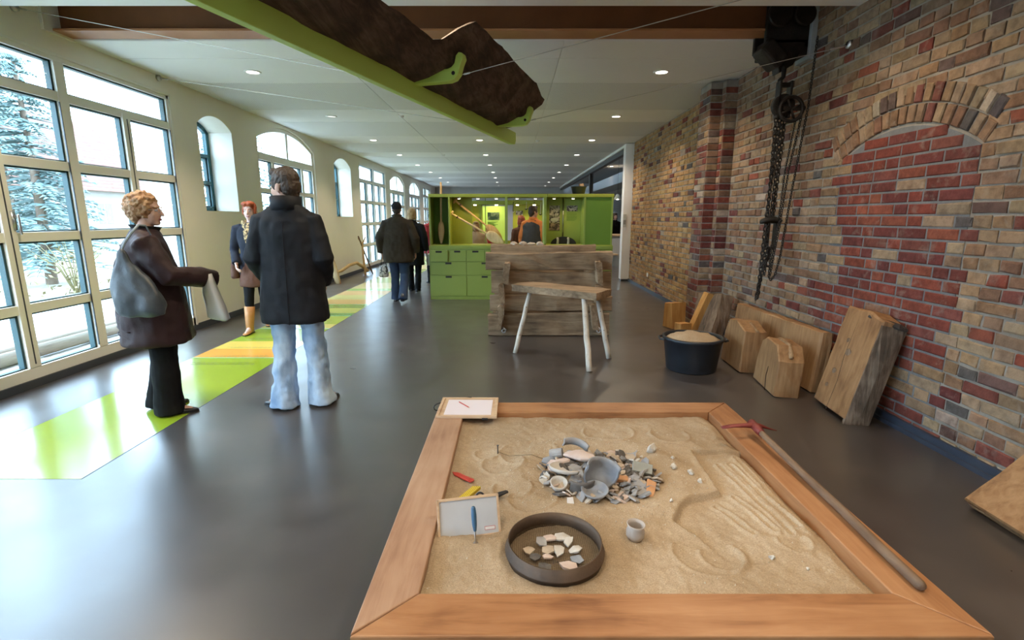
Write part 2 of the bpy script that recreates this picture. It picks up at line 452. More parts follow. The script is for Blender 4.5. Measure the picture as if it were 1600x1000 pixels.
def arch_window(y0, y1, zs, zc, ztr, ym, rows, cols, label):
    WN[0] += 1
    x = XL - .05; dx0, dx1 = x - .06, x + .015; fw = .045
    outer = arch_pts(y0, y1, zs, zc, 18); inner = arch_pts(y0 + .07, y1 - .07, zs - .02, zc - .07, 18)
    ring = MB()
    F = lambda u, v, w: Vector((w, u, v))
    for i in range(18): ring.prism([outer[i], outer[i + 1], inner[i + 1], inner[i]], dx0, dx1, F)
    ring.box(dx0, dx1, y0, y0 + .07, .05, zs).box(dx0, dx1, y1 - .07, y1, .05, zs).box(dx0, dx1, y0, y1, .05, .16)
    r = ring.build('window_%d' % WN[0], 'window_white', bevel=.004); tag(r, label, kind='structure')
    MB().box(dx0, dx1 + .01, y0 + .07, y1 - .07, ztr - .07, ztr + .05).build('rail', 'window_white', r, bevel=.004)
    MB().box(dx0, dx1, ym - .04, ym + .04, ztr + .05, zc - .06).build('mullion', 'window_white', r, bevel=.004)
    def arc_part(a, b):
        pts = [p for p in inner if a < p[0] < b]
        def zat(yy):
            for p, q in zip(inner[:-1], inner[1:]):
                if p[0] <= yy <= q[0]: return p[1] + (q[1] - p[1]) * (yy - p[0]) / (q[0] - p[0] + 1e-9)
            return inner[0][1]
        return [(a, zat(a + 1e-4))] + pts + [(b, zat(b - 1e-4))]
    pane(r, y0 + .07, ym - .04, ztr + .05, zs, x, arc_part(y0 + .07, ym - .04))
    pane(r, ym + .04, y1 - .07, ztr + .05, zs, x, arc_part(ym + .04, y1 - .07))
    cs = [y0 + .07] + cols + [y1 - .07]; rs = [.16] + rows + [ztr - .07]
    for c in cols: MB().box(dx0, dx1, c - fw, c + fw, .16, ztr - .07).build('mullion', 'window_white', r, bevel=.004)
    for q in rows: MB().box(dx0 + .003, dx1 - .003, y0 + .07, y1 - .07, q - .035, q + .035).build('rail', 'window_white', r, bevel=.004)
    for j in range(len(rs) - 1):
        for i in range(len(cs) - 1):
            pane(r, cs[i] + (0 if i == 0 else fw), cs[i + 1] - (0 if i == len(cs) - 2 else fw), rs[j] + (0 if j == 0 else .035), rs[j + 1] - (0 if j == len(rs) - 2 else .035), x)
    return r
arch_window(8.74, 11.2, 2.80, 3.07, 2.50, 9.97, [.72, 1.34, 1.93], [9.34, 9.97, 10.6], 'arched white window behind the man in the dark coat')
arch_window(18.0, 20.4, 2.72, 3.02, 2.4, 19.2, [.72, 1.34, 1.9], [18.8, 19.6], 'arched white window left of the walking man')
arch_window(21.4, 23.8, 2.72, 3.02, 2.4, 22.6, [.72, 1.34, 1.9], [22.2, 23.0], 'arched white window just left of the green cabinet')
def niche_window(y0, y1, z0, zs, zc, label):
    WN[0] += 1
    x0, x1 = XO + .04, XO + .10
    outer = arch_pts(y0, y1, zs, zc, 12); inner = arch_pts(y0 + .07, y1 - .07, zs - .02, zc - .07, 12)
    ring = MB(); F = lambda u, v, w: Vector((w, u, v))
    for i in range(12): ring.prism([outer[i], outer[i + 1], inner[i + 1], inner[i]], x0, x1, F)
    ring.box(x0, x1, y0, y0 + .07, z0, zs).box(x0, x1, y1 - .07, y1, z0, zs).box(x0, x1, y0, y1, z0, z0 + .07)
    r = ring.build('window_%d' % WN[0], 'window_teal', bevel=.004); tag(r, label, kind='structure')
    zz = [z0 + .07, z0 + (zs - z0) * .36, z0 + (zs - z0) * .70]
    for z in zz[1:]: MB().box(x0, x1 + .005, y0 + .07, y1 - .07, z - .022, z + .022).build('rail', 'window_teal', r)
    ym = (y0 + y1) / 2
    MB().box(x0, x1 + .004, ym - .022, ym + .022, z0 + .07, zc - .05).build('mullion', 'window_teal', r)
    for a, b in ((y0 + .07, ym - .022), (ym + .022, y1 - .07)):
        for j in range(3):
            zb = zz[j + 1] - .022 if j < 2 else zs
            pane(r, a, b, zz[j] + (.022 if j else 0), zb, x1 - .02, None if j < 2 else [(a, zs), (b, zs)])
niche_window(7.12, 7.97, 1.56, 2.71, 2.86, 'small arched teal window above the red-haired woman')
niche_window(12.4, 13.65, 1.50, 2.72, 2.90, 'small arched teal window right of the man in the dark coat')

# ---- ceiling: a front part, a slot with a steel beam, then the long panelled part
cf = MB().box(XL, XR + .1, YB, 4.40, ZC - .01, ZC + .1).build('ceiling', 'ceiling_white'); tag(cf, 'white ceiling in front of the steel beam', kind='structure')
cs_ = MB().box(XL, XR + .1, 4.38, 5.30, 3.50, 3.6).build('ceiling', 'grey_wall'); tag(cs_, 'recessed ceiling slot above the steel beam', kind='structure')
cr = MB().box(XL, XR + .02, 5.27, YE, ZC + .012, ZC + .14).build('ceiling', 'ceiling_white'); tag(cr, 'long white panelled ceiling with downlights', kind='structure')
MB().box(XL, XR, 4.40, 4.42, ZC - .01, 3.5).box(XL, XR, 5.25, 5.27, ZC, 3.5).build('slot_edge', 'ceiling_white', cr)
LY = [6.3 + 2.6 * k for k in range(9)]
yb = [5.27]
for y in LY: yb += [y - .5, y + .5]
yb = [v for v in yb if v < YE] + [YE]
xb = [XL, -1.85, .5, XR]
for i in range(len(yb) - 1):
    for j in range(3):
        MB().box(xb[j] + .004, xb[j + 1] - .004, yb[i] + .004, yb[i + 1] - .004, ZC, ZC + .012).build('ceiling_panel', 'ceiling_white' if i % 2 == 1 or i == 0 else 'perforated', cr)
emit('lamp_glow', (1.0, .93, .80), 14.0)
mk('lamp_ring', (.85, .85, .84), None, rough=.3)
def downlight(x, y, zc, name_label, visible=True, k=1.0, glow='lamp_glow', cone=120):
    r = empty('downlight', (x, y, zc), 0, name_label, 'downlight', 'ceiling downlights')
    MB().lathe([(.066, 0), (.092, 0), (.092, -.006), (.070, -.010), (.066, -.004)], 24, (x, y, zc), closed=True).build('trim_ring', 'lamp_ring', r, smooth=True)
    MB().lathe([(.0, -.001), (.066, -.001), (.066, -.003), (.0, -.003)], 24, (x, y, zc)).build('lamp_lens', glow, r)
    if k > 0: spot('downlight_light', (x, y, zc - .02), LAMP_W * k, LAMP_COL, cone, r, .8, .06)
    return r
emit('lamp_dim', (.9, .88, .82), .9)
side = {-3.0: 'nearest the windows', -.7: 'in the middle row', 1.73: 'nearest the brick wall'}
nth = ['first', 'second', 'third', 'fourth', 'fifth', 'sixth', 'seventh', 'eighth', 'ninth']
for k, y in enumerate(LY):
    for x in (-3.0, -.7, 1.73):
        dim = (x == -3.0 and k in (1,)) 
        downlight(x, y, ZC, '%s round downlight behind the beam in the ceiling row %s' % (nth[k], side[x]), k=(0 if dim else (1.4 if x > 0 else 1.0)), glow='lamp_dim' if dim else 'lamp_glow', cone=145 if x > 0 else 120)
for i, y in enumerate((3.7, 1.1, -1.5)):
    for x in (-3.0, -.7, 1.73):
        downlight(x, y, ZC - .01, '%s round downlight in front of the beam in the row %s' % (nth[i], side[x]), k=1.3, cone=155)
for x, y, n in ((-1.83, 8.86, 'left of the dugout tip'), (.56, 11.56, 'behind the dugout tip'), (-1.83, 14.1, 'farther back in the left half'), (.6, 16.8, 'farther back in the right half')):
    tag(MB().lathe([(0, 0), (.045, 0), (.04, -.02), (.02, -.035), (0, -.036)], 16, (x, y, ZC)).build('smoke_detector', 'lamp_ring', smooth=True), 'small white ceiling detector %s' % n, 'detector', 'ceiling detectors')

bm_ = empty('steel_beam', (0, 5.13, 3.13), 0, 'brown painted steel beam crossing the ceiling slot', 'beam', kind='structure')
MB().box(XL, XR, 5.115, 5.145, 3.15, 3.46).build('web', 'beam_brown', bm_)
MB().box(XL, XR, 5.02, 5.24, 3.13, 3.15).build('flange', 'beam_flange', bm_, bevel=.003)
MB().box(XL, XR, 5.02, 5.24, 3.46, 3.49).build('flange', 'beam_brown', bm_)
MB().box(XL, XL + .03, 4.93, 5.27, 3.11, 3.5).build('end_plate', 'window_white', bm_)

# ---- end wall, wall behind, side room
tag(MB().box(XO, 9.4, YE, YE + .2, -.1, 3.6).build('wall_end', 'grey_wall'), 'grey wall at the far end of the hall', kind='structure')
tag(MB().box(XO, XR + .5, YB - .2, YB, -.1, 3.6).build('wall_back', 'plaster'), 'plastered wall behind the viewer', kind='structure')
tag(MB().box(9.2, 9.4, 11.9, YE, -.1, 3.6).build('wall_side_room', 'grey_wall'), 'grey wall of the side room', kind='structure')
tag(MB().box(3.25, 9.4, 11.7, 11.9, -.1, 3.6).build('wall_side_room_front', 'grey_wall'), 'front wall of the side room', kind='structure')
tag(MB().box(XR + .02, 9.4, 11.9, YE, 3.3, 3.5).build('ceiling', 'grey_wall'), 'grey ceiling of the side room', kind='structure')
mk('soffit', (.42, .43, .44), None, rough=.6)
tr = MB().box(2.60, 2.80, 12.1, YE, ZC - .06, ZC + .02).build('trim_1', 'ceiling_white'); tag(tr, 'white edge strip above the opening to the side room', kind='structure')
tr = MB().box(2.64, 2.76, 12.1, YE, ZC - .17, ZC - .06).build('trim_2', 'steel_dark'); tag(tr, 'dark track above the opening to the side room', kind='structure')
tr = MB().box(3.6, 4.4, 12.0, YE, 2.62, 2.95).build('trim_3', 'soffit'); tag(tr, 'pale duct casing under the side room ceiling', kind='structure')
MB().box(4.6, 9.2, 12.0, YE, 2.72, 2.78).build('ceiling', 'ceiling_white')['kind'] = 'structure'
pc = empty('steel_column', (2.72, 18.0, 0), 0, 'dark steel column standing in the side opening', 'column', kind='structure')
MB().box(2.66, 2.69, 17.9, 18.1, 0, 3.1).box(2.75, 2.78, 17.9, 18.1, 0, 3.1).build('flange', 'steel_dark', pc)
MB().box(2.69, 2.75, 17.99, 18.01, 0, 3.1).build('web', 'steel_dark', pc)
po = empty('door_1', (2.66, 12.0, 0), 0, 'white partition post at the end of the brick wall', kind='structure')
MB().box(2.555, 2.78, 11.88, 12.10, .05, ZC - .02).build('panel', 'lamp_ring', po, bevel=.006)
MB().box(2.57, 2.77, 11.89, 12.09, 0, .05).build('foot', 'skirting', po)
MB().box(2.56, 2.63, 11.868, 11.88, 1.26, 1.55).build('notice', mk('notice_paper', (.50, .53, .52), (.62, .64, .62), 30, .6), po)
MB().box(2.565, 2.625, 11.864, 11.868, 1.32, 1.42).build('notice_picture', mk('notice_pic', (.20, .25, .28), (.36, .33, .28), 40, .6), po)

# ---- brick wall: mortar bed, single bricks, relieving arch with red infill, pier
wr = MB().box(XR, XR + .5, YB - .2, 11.88, -.1, 3.6).build('wall_right', 'mortar'); tag(wr, 'old brick wall with a bricked-up arched opening', kind='structure')
MB().box(2.60, XR + .01, 6.57, 7.12, -.1, ZC - .02).box(2.456, 2.61, 6.67, 7.02, -.1, ZC - .02).build('pier', 'mortar', wr)
mdk = MB()                                            # dark pointing of the infill
ARC_L, ARC_R, ARC_S, ARC_C = 4.42, 3.10, 1.90, 2.10
ac = arch_pts(ARC_R, ARC_L, ARC_S, ARC_C, 14)
for (a, b), (c, d) in zip(ac[:-1], ac[1:]): mdk.prism([(a, 0.02), (c, 0.02), (c, d - .015), (a, b - .015)], XR - .0035, XR + .01, lambda u, v, w: Vector((w, u, v)))
mdk.build('infill_mortar', 'mortar_dark', wr)
def arc_z(y):
    w = (ARC_L - ARC_R) / 2; hg = ARC_C - ARC_S; R = (w * w + hg * hg) / (2 * hg); cy = (ARC_L + ARC_R) / 2
    q = R * R - (y - cy) ** 2
    return ARC_C - R + math.sqrt(q) if q > 0 else -9
AR_R = (((ARC_L - ARC_R) / 2) ** 2 + (ARC_C - ARC_S) ** 2) / (2 * (ARC_C - ARC_S)); AR_CY = (ARC_L + ARC_R) / 2; AR_CZ = ARC_C - AR_R
RB = random.Random(11)
TAN = [(.37, .245, .15), (.41, .28, .175), (.34, .215, .13), (.36, .255, .165), (.30, .18, .11), (.42, .315, .21), (.26, .15, .10), (.31, .205, .14), (.38, .285, .20)]
RED = [(.235, .062, .045), (.27, .075, .05), (.20, .058, .045), (.30, .095, .06), (.22, .075, .06), (.17, .05, .045)]
ODD = [(.16, .115, .105), (.13, .115, .115), (.23, .085, .07), (.17, .10, .085), (.50, .42, .34)]
WARM_LIT = [(.60, .37, .16), (.54, .32, .14), (.64, .42, .20), (.48, .28, .125), (.58, .36, .17)]  # far bricks: the warm wash of the lamps is put into their colour
def jig(c, k=.14):
    s = 1 + (RB.random() - .5) * 2 * k
    return tuple(max(.01, q * s * (1 + (RB.random() - .5) * .08)) for q in c)
BR = []       # each: (verts, colour, size)
def brick(o, u, nrm, L, hgt, dep, colr, rot=None, jit=.004):
    """o: lower corner on the wall plane, u: unit vector along, nrm: outward normal"""
    o = Vector(o); u = Vector(u); n = Vector(nrm); w = Vector((0, 0, 1)) if rot is None else Vector(rot)
    vs = []
    for k, (ins, dd) in enumerate(((0, -.004), (.0008, dep * .62), (.0075, dep))):
        for (a, b) in ((0, 0), (1, 0), (1, 1), (0, 1)):
            ja = (RB.random() - .5) * jit * (1 if k else .3); jb = (RB.random() - .5) * jit * (1 if k else .3)
            p = o + u * (ins + a * (L - 2 * ins) + ja) + w * (ins + b * (hgt - 2 * ins) + jb) + n * (dd + (RB.random() - .5) * jit * .4)
            vs.append(p)
    BR.append((vs, colr, L * hgt))
BF = [(8, 9, 10, 11)] + [(a + i, a + (i + 1) % 4, a + 4 + (i + 1) % 4, a + 4 + i) for a in (0, 4) for i in range(4)]
CH, BH = .0815, .0685
MX = (-1, 0, 0); UY = (0, 1, 0)
nz = int(3.62 / CH)
for r in range(nz):
    z = .02 + r * CH
    if z + BH > ZC + .4: break
    y = 1.25 - RB.random() * .2
    infill_prev = False
    while y < 11.84:
        zc_ = z + BH / 2
        in_red = (ARC_R - .02 < y < ARC_L) and zc_ < 2.1
        if 6.57 <= y + .06 <= 7.10: y = 7.14; continue
        if y > 7.1: L = .235 if RB.random() < .72 else .115
        elif in_red: L = .245 if RB.random() < .75 else .118
        else: L = .225 if RB.random() < .27 else (.118 if RB.random() < .75 else .155)
        jl = L * (1 + (RB.random() - .5) * .08)
        if y < ARC_R and y + jl > ARC_R and z < 2.0: jl = max(.06, ARC_R - y - .012) if ARC_R - y > .08 else jl
        if y < 6.57 and y + jl > 6.56: jl = max(.05, 6.558 - y)
        if y + jl > 11.86: jl = 11.86 - y
        mid = y + jl / 2
        rad = math.hypot(mid - AR_CY, zc_ - AR_CZ)
        az = arc_z(mid)
        inside = ARC_R - .02 < mid < ARC_L and z + BH < az + .012
        ring = (not inside) and AR_R - .03 < rad < AR_R + .22 and abs(math.atan2(mid - AR_CY, zc_ - AR_CZ)) < .585 and zc_ > ARC_S - .02
        if not ring and jl > .03:
            rag = RB.random()
            edge = min(mid - ARC_R, ARC_L - mid)
            if inside and not (edge < .14 and rag < .45):
                c = jig(RB.choice(RED)) if RB.random() < .86 else jig(RB.choice(TAN))
                brick((XR, y, z), UY, MX, jl, BH, .0085, c, jit=.003)
            else:
                q = RB.random()
                if mid > 7.1: c = jig(RB.choice(WARM_LIT)) if q < .90 else jig(RB.choice(ODD if q < .95 else RED))
                elif mid < ARC_R and zc_ < 1.45: c = jig(RB.choice(RED if q < .17 else (ODD if q < .30 else TAN)))
                elif 4.4 < mid < 4.9 and zc_ < .9: c = jig(RB.choice(RED if q < .5 else TAN))
                else: c = jig(RB.choice(TAN)) if q < .84 else jig(RB.choice(ODD if q < .94 else RED))
                brick((XR, y, z), UY, MX, jl, BH * (1 - RB.random() * .06), .006 + RB.random() * .008, c, jit=.014)
        y += jl + .012
# two rings of bricks on end over the opening
for ringno, r0 in enumerate((AR_R + .006, AR_R + .132)):
    a_end = math.asin(min(.99, ((ARC_L - ARC_R) / 2 + .06 + ringno * .05) / (r0 + .06))); n = int(2 * a_end * (r0 + .06) / .079)
    for i in range(n):
        a = -a_end + 2 * a_end * (i + .5) / n
        d = Vector((0, math.sin(a), math.cos(a))); t = Vector((0, math.cos(a), -math.sin(a)))
        o = Vector((XR, AR_CY, AR_CZ)) + d * r0 - t * .033
        q = RB.random()
        brick(o, t, MX, .066, .116, .0145 + RB.random() * .004, jig(RB.choice(TAN if q < .85 else ODD)), rot=d, jit=.006)
# the pier
for r in range(int((ZC - .05) / CH)):
    z = .02 + r * CH
    def pc_(): 
        q = RB.random(); return jig(RB.choice(RED if q < .33 else (ODD if q < .5 else TAN)))
    off = .0 if r % 2 else .118
    brick((2.602, 6.57, z), (1, 0, 0), (0, -1, 0), .144, BH, .009, pc_(), jit=.006)
    brick((2.458, 6.67, z), (1, 0, 0), (0, -1, 0), .138, BH, .009, pc_(), jit=.006)
    brick((2.60, 6.572, z), UY, MX, .09, BH, .009, pc_(), jit=.005)
    if r % 2: brick((2.456, 6.672, z), UY, MX, .228, BH, .009, pc_(), jit=.006); brick((2.456, 6.912, z), UY, MX, .106, BH, .009, pc_(), jit=.006)
    else: brick((2.456, 6.672, z), UY, MX, .106, BH, .009, pc_(), jit=.006); brick((2.456, 6.79, z), UY, MX, .228, BH, .009, pc_(), jit=.006)
    brick((2.60, 7.022, z), UY, MX, .09, BH, .009, pc_(), jit=.005)
def shown(b):                       # how large a brick stands in the view
    c = sum((Vector(p) for p in b[0]), Vector()) / len(b[0])
    d = c - Vector((0, 0, 1.46)); p = math.atan(159 / 790.)
    F = d.y * math.cos(p) - d.z * math.sin(p)
    if F < .3: return 0
    px = 800 + 790 * d.x / F; py = 500 - 790 * (d.z * math.cos(p) + d.y * math.sin(p)) / F
    if not (10 < px < 1592 and 4 < py < 990): return 0
    if 1265 < px < 1400 and 500 < py < 660: return 0
    return b[2] * abs(d.normalized().x) / (F * F)
BR.sort(key=shown, reverse=True)
def brick_mesh(group):
    nv = [p for b in group for p in b[0]]; nf = []; cc = []
    for i, b in enumerate(group):
        nf += [tuple(q + 12 * i for q in f) for f in BF]; cc += [b[1]] * 12
    me = bpy.data.meshes.new('brick'); me.from_pydata([tuple(p) for p in nv], [], nf)
    at = me.color_attributes.new('Col', 'FLOAT_COLOR', 'POINT')
    at.data.foreach_set('color', [q for c in cc for q in (*c, 1)])
    bm2 = bmesh.new(); bm2.from_mesh(me); bmesh.ops.recalc_face_normals(bm2, faces=bm2.faces); bm2.to_mesh(me); bm2.free()
    me.materials.append(M['brick']); me.update()
    return me
for b in BR[:300]:
    o = bpy.data.objects.new('brick', brick_mesh([b])); COL.objects.link(o); o.parent = wr
o = bpy.data.objects.new('brickwork', brick_mesh(BR[300:])); COL.objects.link(o); o.parent = wr; o['kind'] = 'stuff'
tag(MB().box(XR - .045, XR, YB, 6.57, 0, .03).box(XR - .03, XR, YB, 6.57, 0, .075).box(XR - .025, XR, 7.12, 11.86, 0, .07).build('baseboard_right', 'skirting_blue'), 'dark blue skirting strip along the brick wall', kind='structure')
MB().box(XR - .022, XR - .01, 10.15, 10.23, .30, .38).build('socket', 'lamp_ring', wr)
# ---- outdoors, seen through the left windows
mk('paving', (.42, .41, .39), (.52, .50, .47), 4, .9, .3, 20)
mk('garden_soil', (.20, .16, .11), (.36, .33, .25), 3, .95, .6, 12)
mk('fir', (.075, .125, .115), (.15, .21, .20), 5, .8)
mk('bark', (.12, .08, .055), (.2, .15, .11), 6, .9, .6, 20)
mk('house_wall', (.30, .28, .26), (.34, .32, .29), 2, .9)
mk('roof_tile', (.17, .085, .065), (.22, .115, .085), 3, .8)
mk('log_grey', (.12, .09, .065), (.20, .16, .12), 5, .85, .5, 30, stretch=(3, .4, 3))
mk('dry_leaf', (.13, .10, .045), (.20, .17, .08), 6, .9)
mk('ext_glass', (.10, .13, .16), None, rough=.1)
tag(MB().box(-60, XO, -40, 80, -.3, -.03).build('ground', 'garden_soil'), 'garden ground outside the windows', kind='structure')
pv = MB().box(-7.6, XO, -10, 40, -.06, -.02).build('pavement', 'paving'); tag(pv, 'grey paved path outside the windows', kind='structure')
for i in range(24):                  # the slabs of the path nearest the glass
    for j in range(3):
        y = 1.5 + i * .62; x = XO - .62 - j * .62
        MB().box(x + .008, x + .61, y + .008, y + .61, -.02, -.006 + .004 * ((i * 7 + j * 3) % 3)).build('paving_slab', 'paving', pv)
for i, (x, y0, y1, r) in enumerate(((-5.05, 3.2, 8.6, .075), (-5.32, 2.4, 9.4, .06))):
    mb = MB().tube([(x + .02 * math.sin(k * 1.3), y0 + (y1 - y0) * k / 8, r) for k in range(9)], [r * (1 - .03 * k) for k in range(9)], 10)
    tag(mb.build('timber_log', 'log_grey', smooth=True), ('thicker' if i == 0 else 'thinner') + ' grey log lying outside along the window wall', 'log', 'logs outside the window')
def conifer(name, x, y, hgt, rad, label, seed):
    rg = random.Random(seed); r = empty(name, (x, y, -.03), 0, label, 'tree', 'trees outside')
    MB().tube([(x, y, -.05), (x + .05, y, hgt * .5), (x, y, hgt)], [hgt * .022, hgt * .015, .02], 8).build('trunk', 'bark', r, smooth=True)
    mb = MB(); n = int(hgt * 26)
    for i in range(n):
        t = (i + rg.random()) / n; z = .5 + (hgt - .5) * t; L = rad * (1 - t) ** .8 * (.75 + .4 * rg.random()) + .12; a = rg.random() * 2 * PI
        d = Vector((math.cos(a), math.sin(a), 0)); s = Vector((-d.y, d.x, 0)); o = Vector((x, y, z))
        tip = o + d * L + Vector((0, 0, -L * .22)); 
        for k in range(7):            # side sprays along the bough
            q = (k + 1) / 7.5; c = o.lerp(tip, q) + Vector((0, 0, .06 * math.sin(q * PI))); w = L * .30 * (1 - q * .7)
            for sg in (-1, 1):
                e = c + s * sg * w + d * w * .5 + Vector((0, 0, -.03 - .04 * rg.random())); m_ = (c + e) / 2
                mb.add([c + d * .05, c - d * .05, e, m_ + Vector((0, 0, .04))], [(0, 2, 3), (3, 2, 1), (0, 1, 2)])
        mb.tube([o, tip], [.015, .006], 4, False)
    mb.build('foliage', 'fir', r)
conifer('fir_tree', -10.6, 11.6, 5.2, 1.4, 'green fir seen through the middle of the large window', 1)
conifer('fir_tree', -13.3, 8.3, 6.4, 1.9, 'taller fir seen through the left panes of the large window', 2)
conifer('fir_tree', -19.0, 19.5, 10.5, 2.8, 'tall fir standing beside the tiled house', 3)
conifer('fir_tree', -10.5, 19.5, 7.5, 2.1, 'fir seen through the arched window', 4)
conifer('fir_tree', -16.5, 13.5, 9.0, 2.3, 'tall pale fir behind the smaller garden firs', 5)
def bare_shrub(x, y, hgt, label, seed):
    rg = random.Random(seed); mb = MB()
    for i in range(16):
        a = rg.random() * 2 * PI; l = rg.random() * .5 + .3
        p = [Vector((x, y, -.05)), Vector((x + math.cos(a) * l * .35, y + math.sin(a) * l * .35, hgt * .5)), Vector((x + math.cos(a) * l, y + math.sin(a) * l, hgt * (.75 + .3 * rg.random())))]
        mb.tube(p, [.014, .009, .004], 5, False)
    for i in range(160):
        a = rg.random() * 2 * PI; l = rg.random() * .75; z = rg.random() * hgt * .8
        c = Vector((x + math.cos(a) * l, y + math.sin(a) * l, z)); d = Vector((rg.random() - .5, rg.random() - .5, rg.random() - .5)) * .12; e = Vector((-d.y, d.x, .04))
        mb.add([c, c + d + e * .4, c + d * 2, c + d - e * .4], [(0, 1, 2, 3)])
    return tag(mb.build('garden_shrub', 'dry_leaf'), label, 'shrub', 'garden shrubs')
bare_shrub(-8.3, 6.6, 1.0, 'dry brown shrub outside the lowest left panes', 1)
bare_shrub(-9.2, 8.2, .8, 'low dry shrub beside the paved path', 2)
bare_shrub(-8.5, 9.8, 1.1, 'dry shrub in front of the green fir', 3)
bare_shrub(-8.4, 13.0, .9, 'dry shrub outside the arched window', 4)
hs = empty('house', (-24, 18, 0), 0, 'pale house with a red tiled roof across the garden', 'building')
MB().box(-31, -24, 4, 34, -.1, 3.4).build('wall', 'house_wall', hs)
rf = MB().prism([(-32, 3.0), (-23.3, 3.0), (-27.5, 7.4)], 3.5, 34.5, lambda u, v, w: Vector((u, w, v))).build('roof', 'roof_tile', hs)
for k in range(22):                  # courses of tiles
    t = k / 22; x = -23.3 + (-27.5 + 23.3) * t; z = 3.0 + 4.4 * t
    MB().box(x - .22, x + .03, 3.45, 34.55, z - .02, z + .10).build('tile_course', 'roof_tile', rf)
for k in range(7):
    y = 7 + k * 3.8
    w_ = MB().box(-24.02, -23.95, y, y + 1.3, 1.0, 2.4).build('window', 'window_white', hs)
    MB().box(-23.96, -23.93, y + .1, y + .6, 1.1, 2.3).build('pane', 'ext_glass', w_); MB().box(-23.96, -23.93, y + .7, y + 1.2, 1.1, 2.3).build('pane', 'ext_glass', w_)
# ================================================================== THE SANDBOX AND WHAT LIES ON IT
BX0, BX1, BY0, BY1, BZ, BW = -.52, 1.545, 1.385, 3.48, .15, .19
sb = empty('sandbox', (.51, 2.43, 0), 0, 'large square wooden sandbox filled with sand in the foreground', 'sandbox')
wood('frame_wood_y', (.20, .080, .030), (.33, .150, .062), (.42, .215, .10), 1, 2.2, .45, .12)
wood('frame_wood_pale', (.26, .135, .078), (.37, .215, .130), (.44, .28, .18), 1, 2.2, .5, .12)
def board(poly, m): return MB().prism(poly, 0, BZ, lambda u, v, w: Vector((u, v, w))).build('frame_board', m, sb, bevel=.005)
g = .0015
board([(BX0, BY0), (BX1, BY0), (BX1 - BW, BY0 + BW), (BX0 + BW, BY0 + BW)], 'frame_wood')
board([(BX0 + BW, BY1 - BW), (BX1 - BW, BY1 - BW), (BX1, BY1), (BX0, BY1)], 'frame_wood')
board([(BX0, BY0 + g * 6), (BX0 + BW - g, BY0 + BW + g), (BX0 + BW - g, BY1 - BW - g), (BX0, BY1 - g * 3)], 'frame_wood_pale')
board([(BX1, BY0 + g * 3), (BX1, BY1 - g * 3), (BX1 - BW + g, BY1 - BW - g), (BX1 - BW + g, BY0 + BW + g)], 'frame_wood_y')
for (x, y) in ((-.43, 1.384), (1.46, 1.384)):
    s_ = MB().lathe([(0, 0), (.007, 0), (.007, .003), (0, .0035)], 10).build('screw', 'steel_dark', sb, world=False)
    s_.location = (x - .51, y - 2.43, .06); s_.rotation_euler = (PI / 2, 0, 0)

# sand surface: a height field with tool marks, a heaped rim round the finds and a cut step
IX0, IX1, IY0, IY1 = BX0 + BW - .002, BX1 - BW + .002, BY0 + BW - .002, BY1 - BW + .002
NX, NY = 232, 236
rs = np.random.RandomState(5)
def vnoise(freq, seed):
    r = np.random.RandomState(seed); gx = int(freq * 1.7) + 3
    G = r.rand(gx, gx)
    X = np.linspace(0, freq * 1.68, NX); Y = np.linspace(0, freq * 1.7, NY)
    xi = np.clip(X.astype(int), 0, gx - 2); yi = np.clip(Y.astype(int), 0, gx - 2); xf = X - xi; yf = Y - yi
    xf = xf * xf * (3 - 2 * xf); yf = yf * yf * (3 - 2 * yf)
    a = G[np.ix_(xi, yi)]; b = G[np.ix_(xi + 1, yi)]; c = G[np.ix_(xi, yi + 1)]; d = G[np.ix_(xi + 1, yi + 1)]
    xf = xf[:, None]; yf = yf[None, :]
    return (a * (1 - xf) + b * xf) * (1 - yf) + (c * (1 - xf) + d * xf) * yf - .5
XX, YY = np.meshgrid(np.linspace(IX0, IX1, NX), np.linspace(IY0, IY1, NY), indexing='ij')
HZ = .108 + .016 * vnoise(2.5, 1) + .011 * vnoise(7, 2) + .007 * vnoise(18, 3) + .005 * vnoise(45, 4)
rr_ = np.sqrt(((XX - .46) / .38) ** 2 + ((YY - 2.49) / .36) ** 2)
HZ += .020 * np.exp(-((rr_ - 1.12) / .20) ** 2) + .014 * np.exp(-(rr_ / .8) ** 4)
HZ += .016 * np.exp(-(((XX - .86) / .13) ** 2 + ((YY - 2.62) / .15) ** 2))
def seg_dist(x0, y0, x1, y1):
    dx, dy = x1 - x0, y1 - y0; t = np.clip(((XX - x0) * dx + (YY - y0) * dy) / (dx * dx + dy * dy), 0, 1)
    d = np.hypot(XX - x0 - t * dx, YY - y0 - t * dy); sgn = np.sign((XX - x0) * dy - (YY - y0) * dx)
    return d, sgn
cut = [(1.35, 2.78), (1.068, 2.769), (1.05, 2.315), (.874, 2.245), (.80, 2.17), (.74, 2.07), (.79, 1.98)]
from itertools import pairwise
best = np.full_like(XX, 9.0); bs = np.zeros_like(XX)
for (a, b), (c, d) in pairwise(cut):
    dd, sg = seg_dist(a, b, c, d); m_ = dd < best; best = np.where(m_, dd, best); bs = np.where(m_, sg, bs)
side_ = -bs
HZ += np.where(best < .16, -.017 * side_ * np.exp(-(best / .055)) * np.clip(best / .008, 0, 1), 0)
HZ -= .012 * np.exp(-(best / .010) ** 2)
for k, (x0, y0, x1, y1) in enumerate(((1.16, 2.62, 1.22, 1.98), (1.22, 2.62, 1.27, 2.02), (1.10, 2.28, 1.16, 2.0), (.98, 2.2, 1.06, 1.98), (1.29, 2.7, 1.31, 2.0))):
    dd, sg = seg_dist(x0, y0, x1, y1); HZ += .009 * np.exp(-((dd - .018) / .010) ** 2) - .008 * np.exp(-(dd / .010) ** 2)
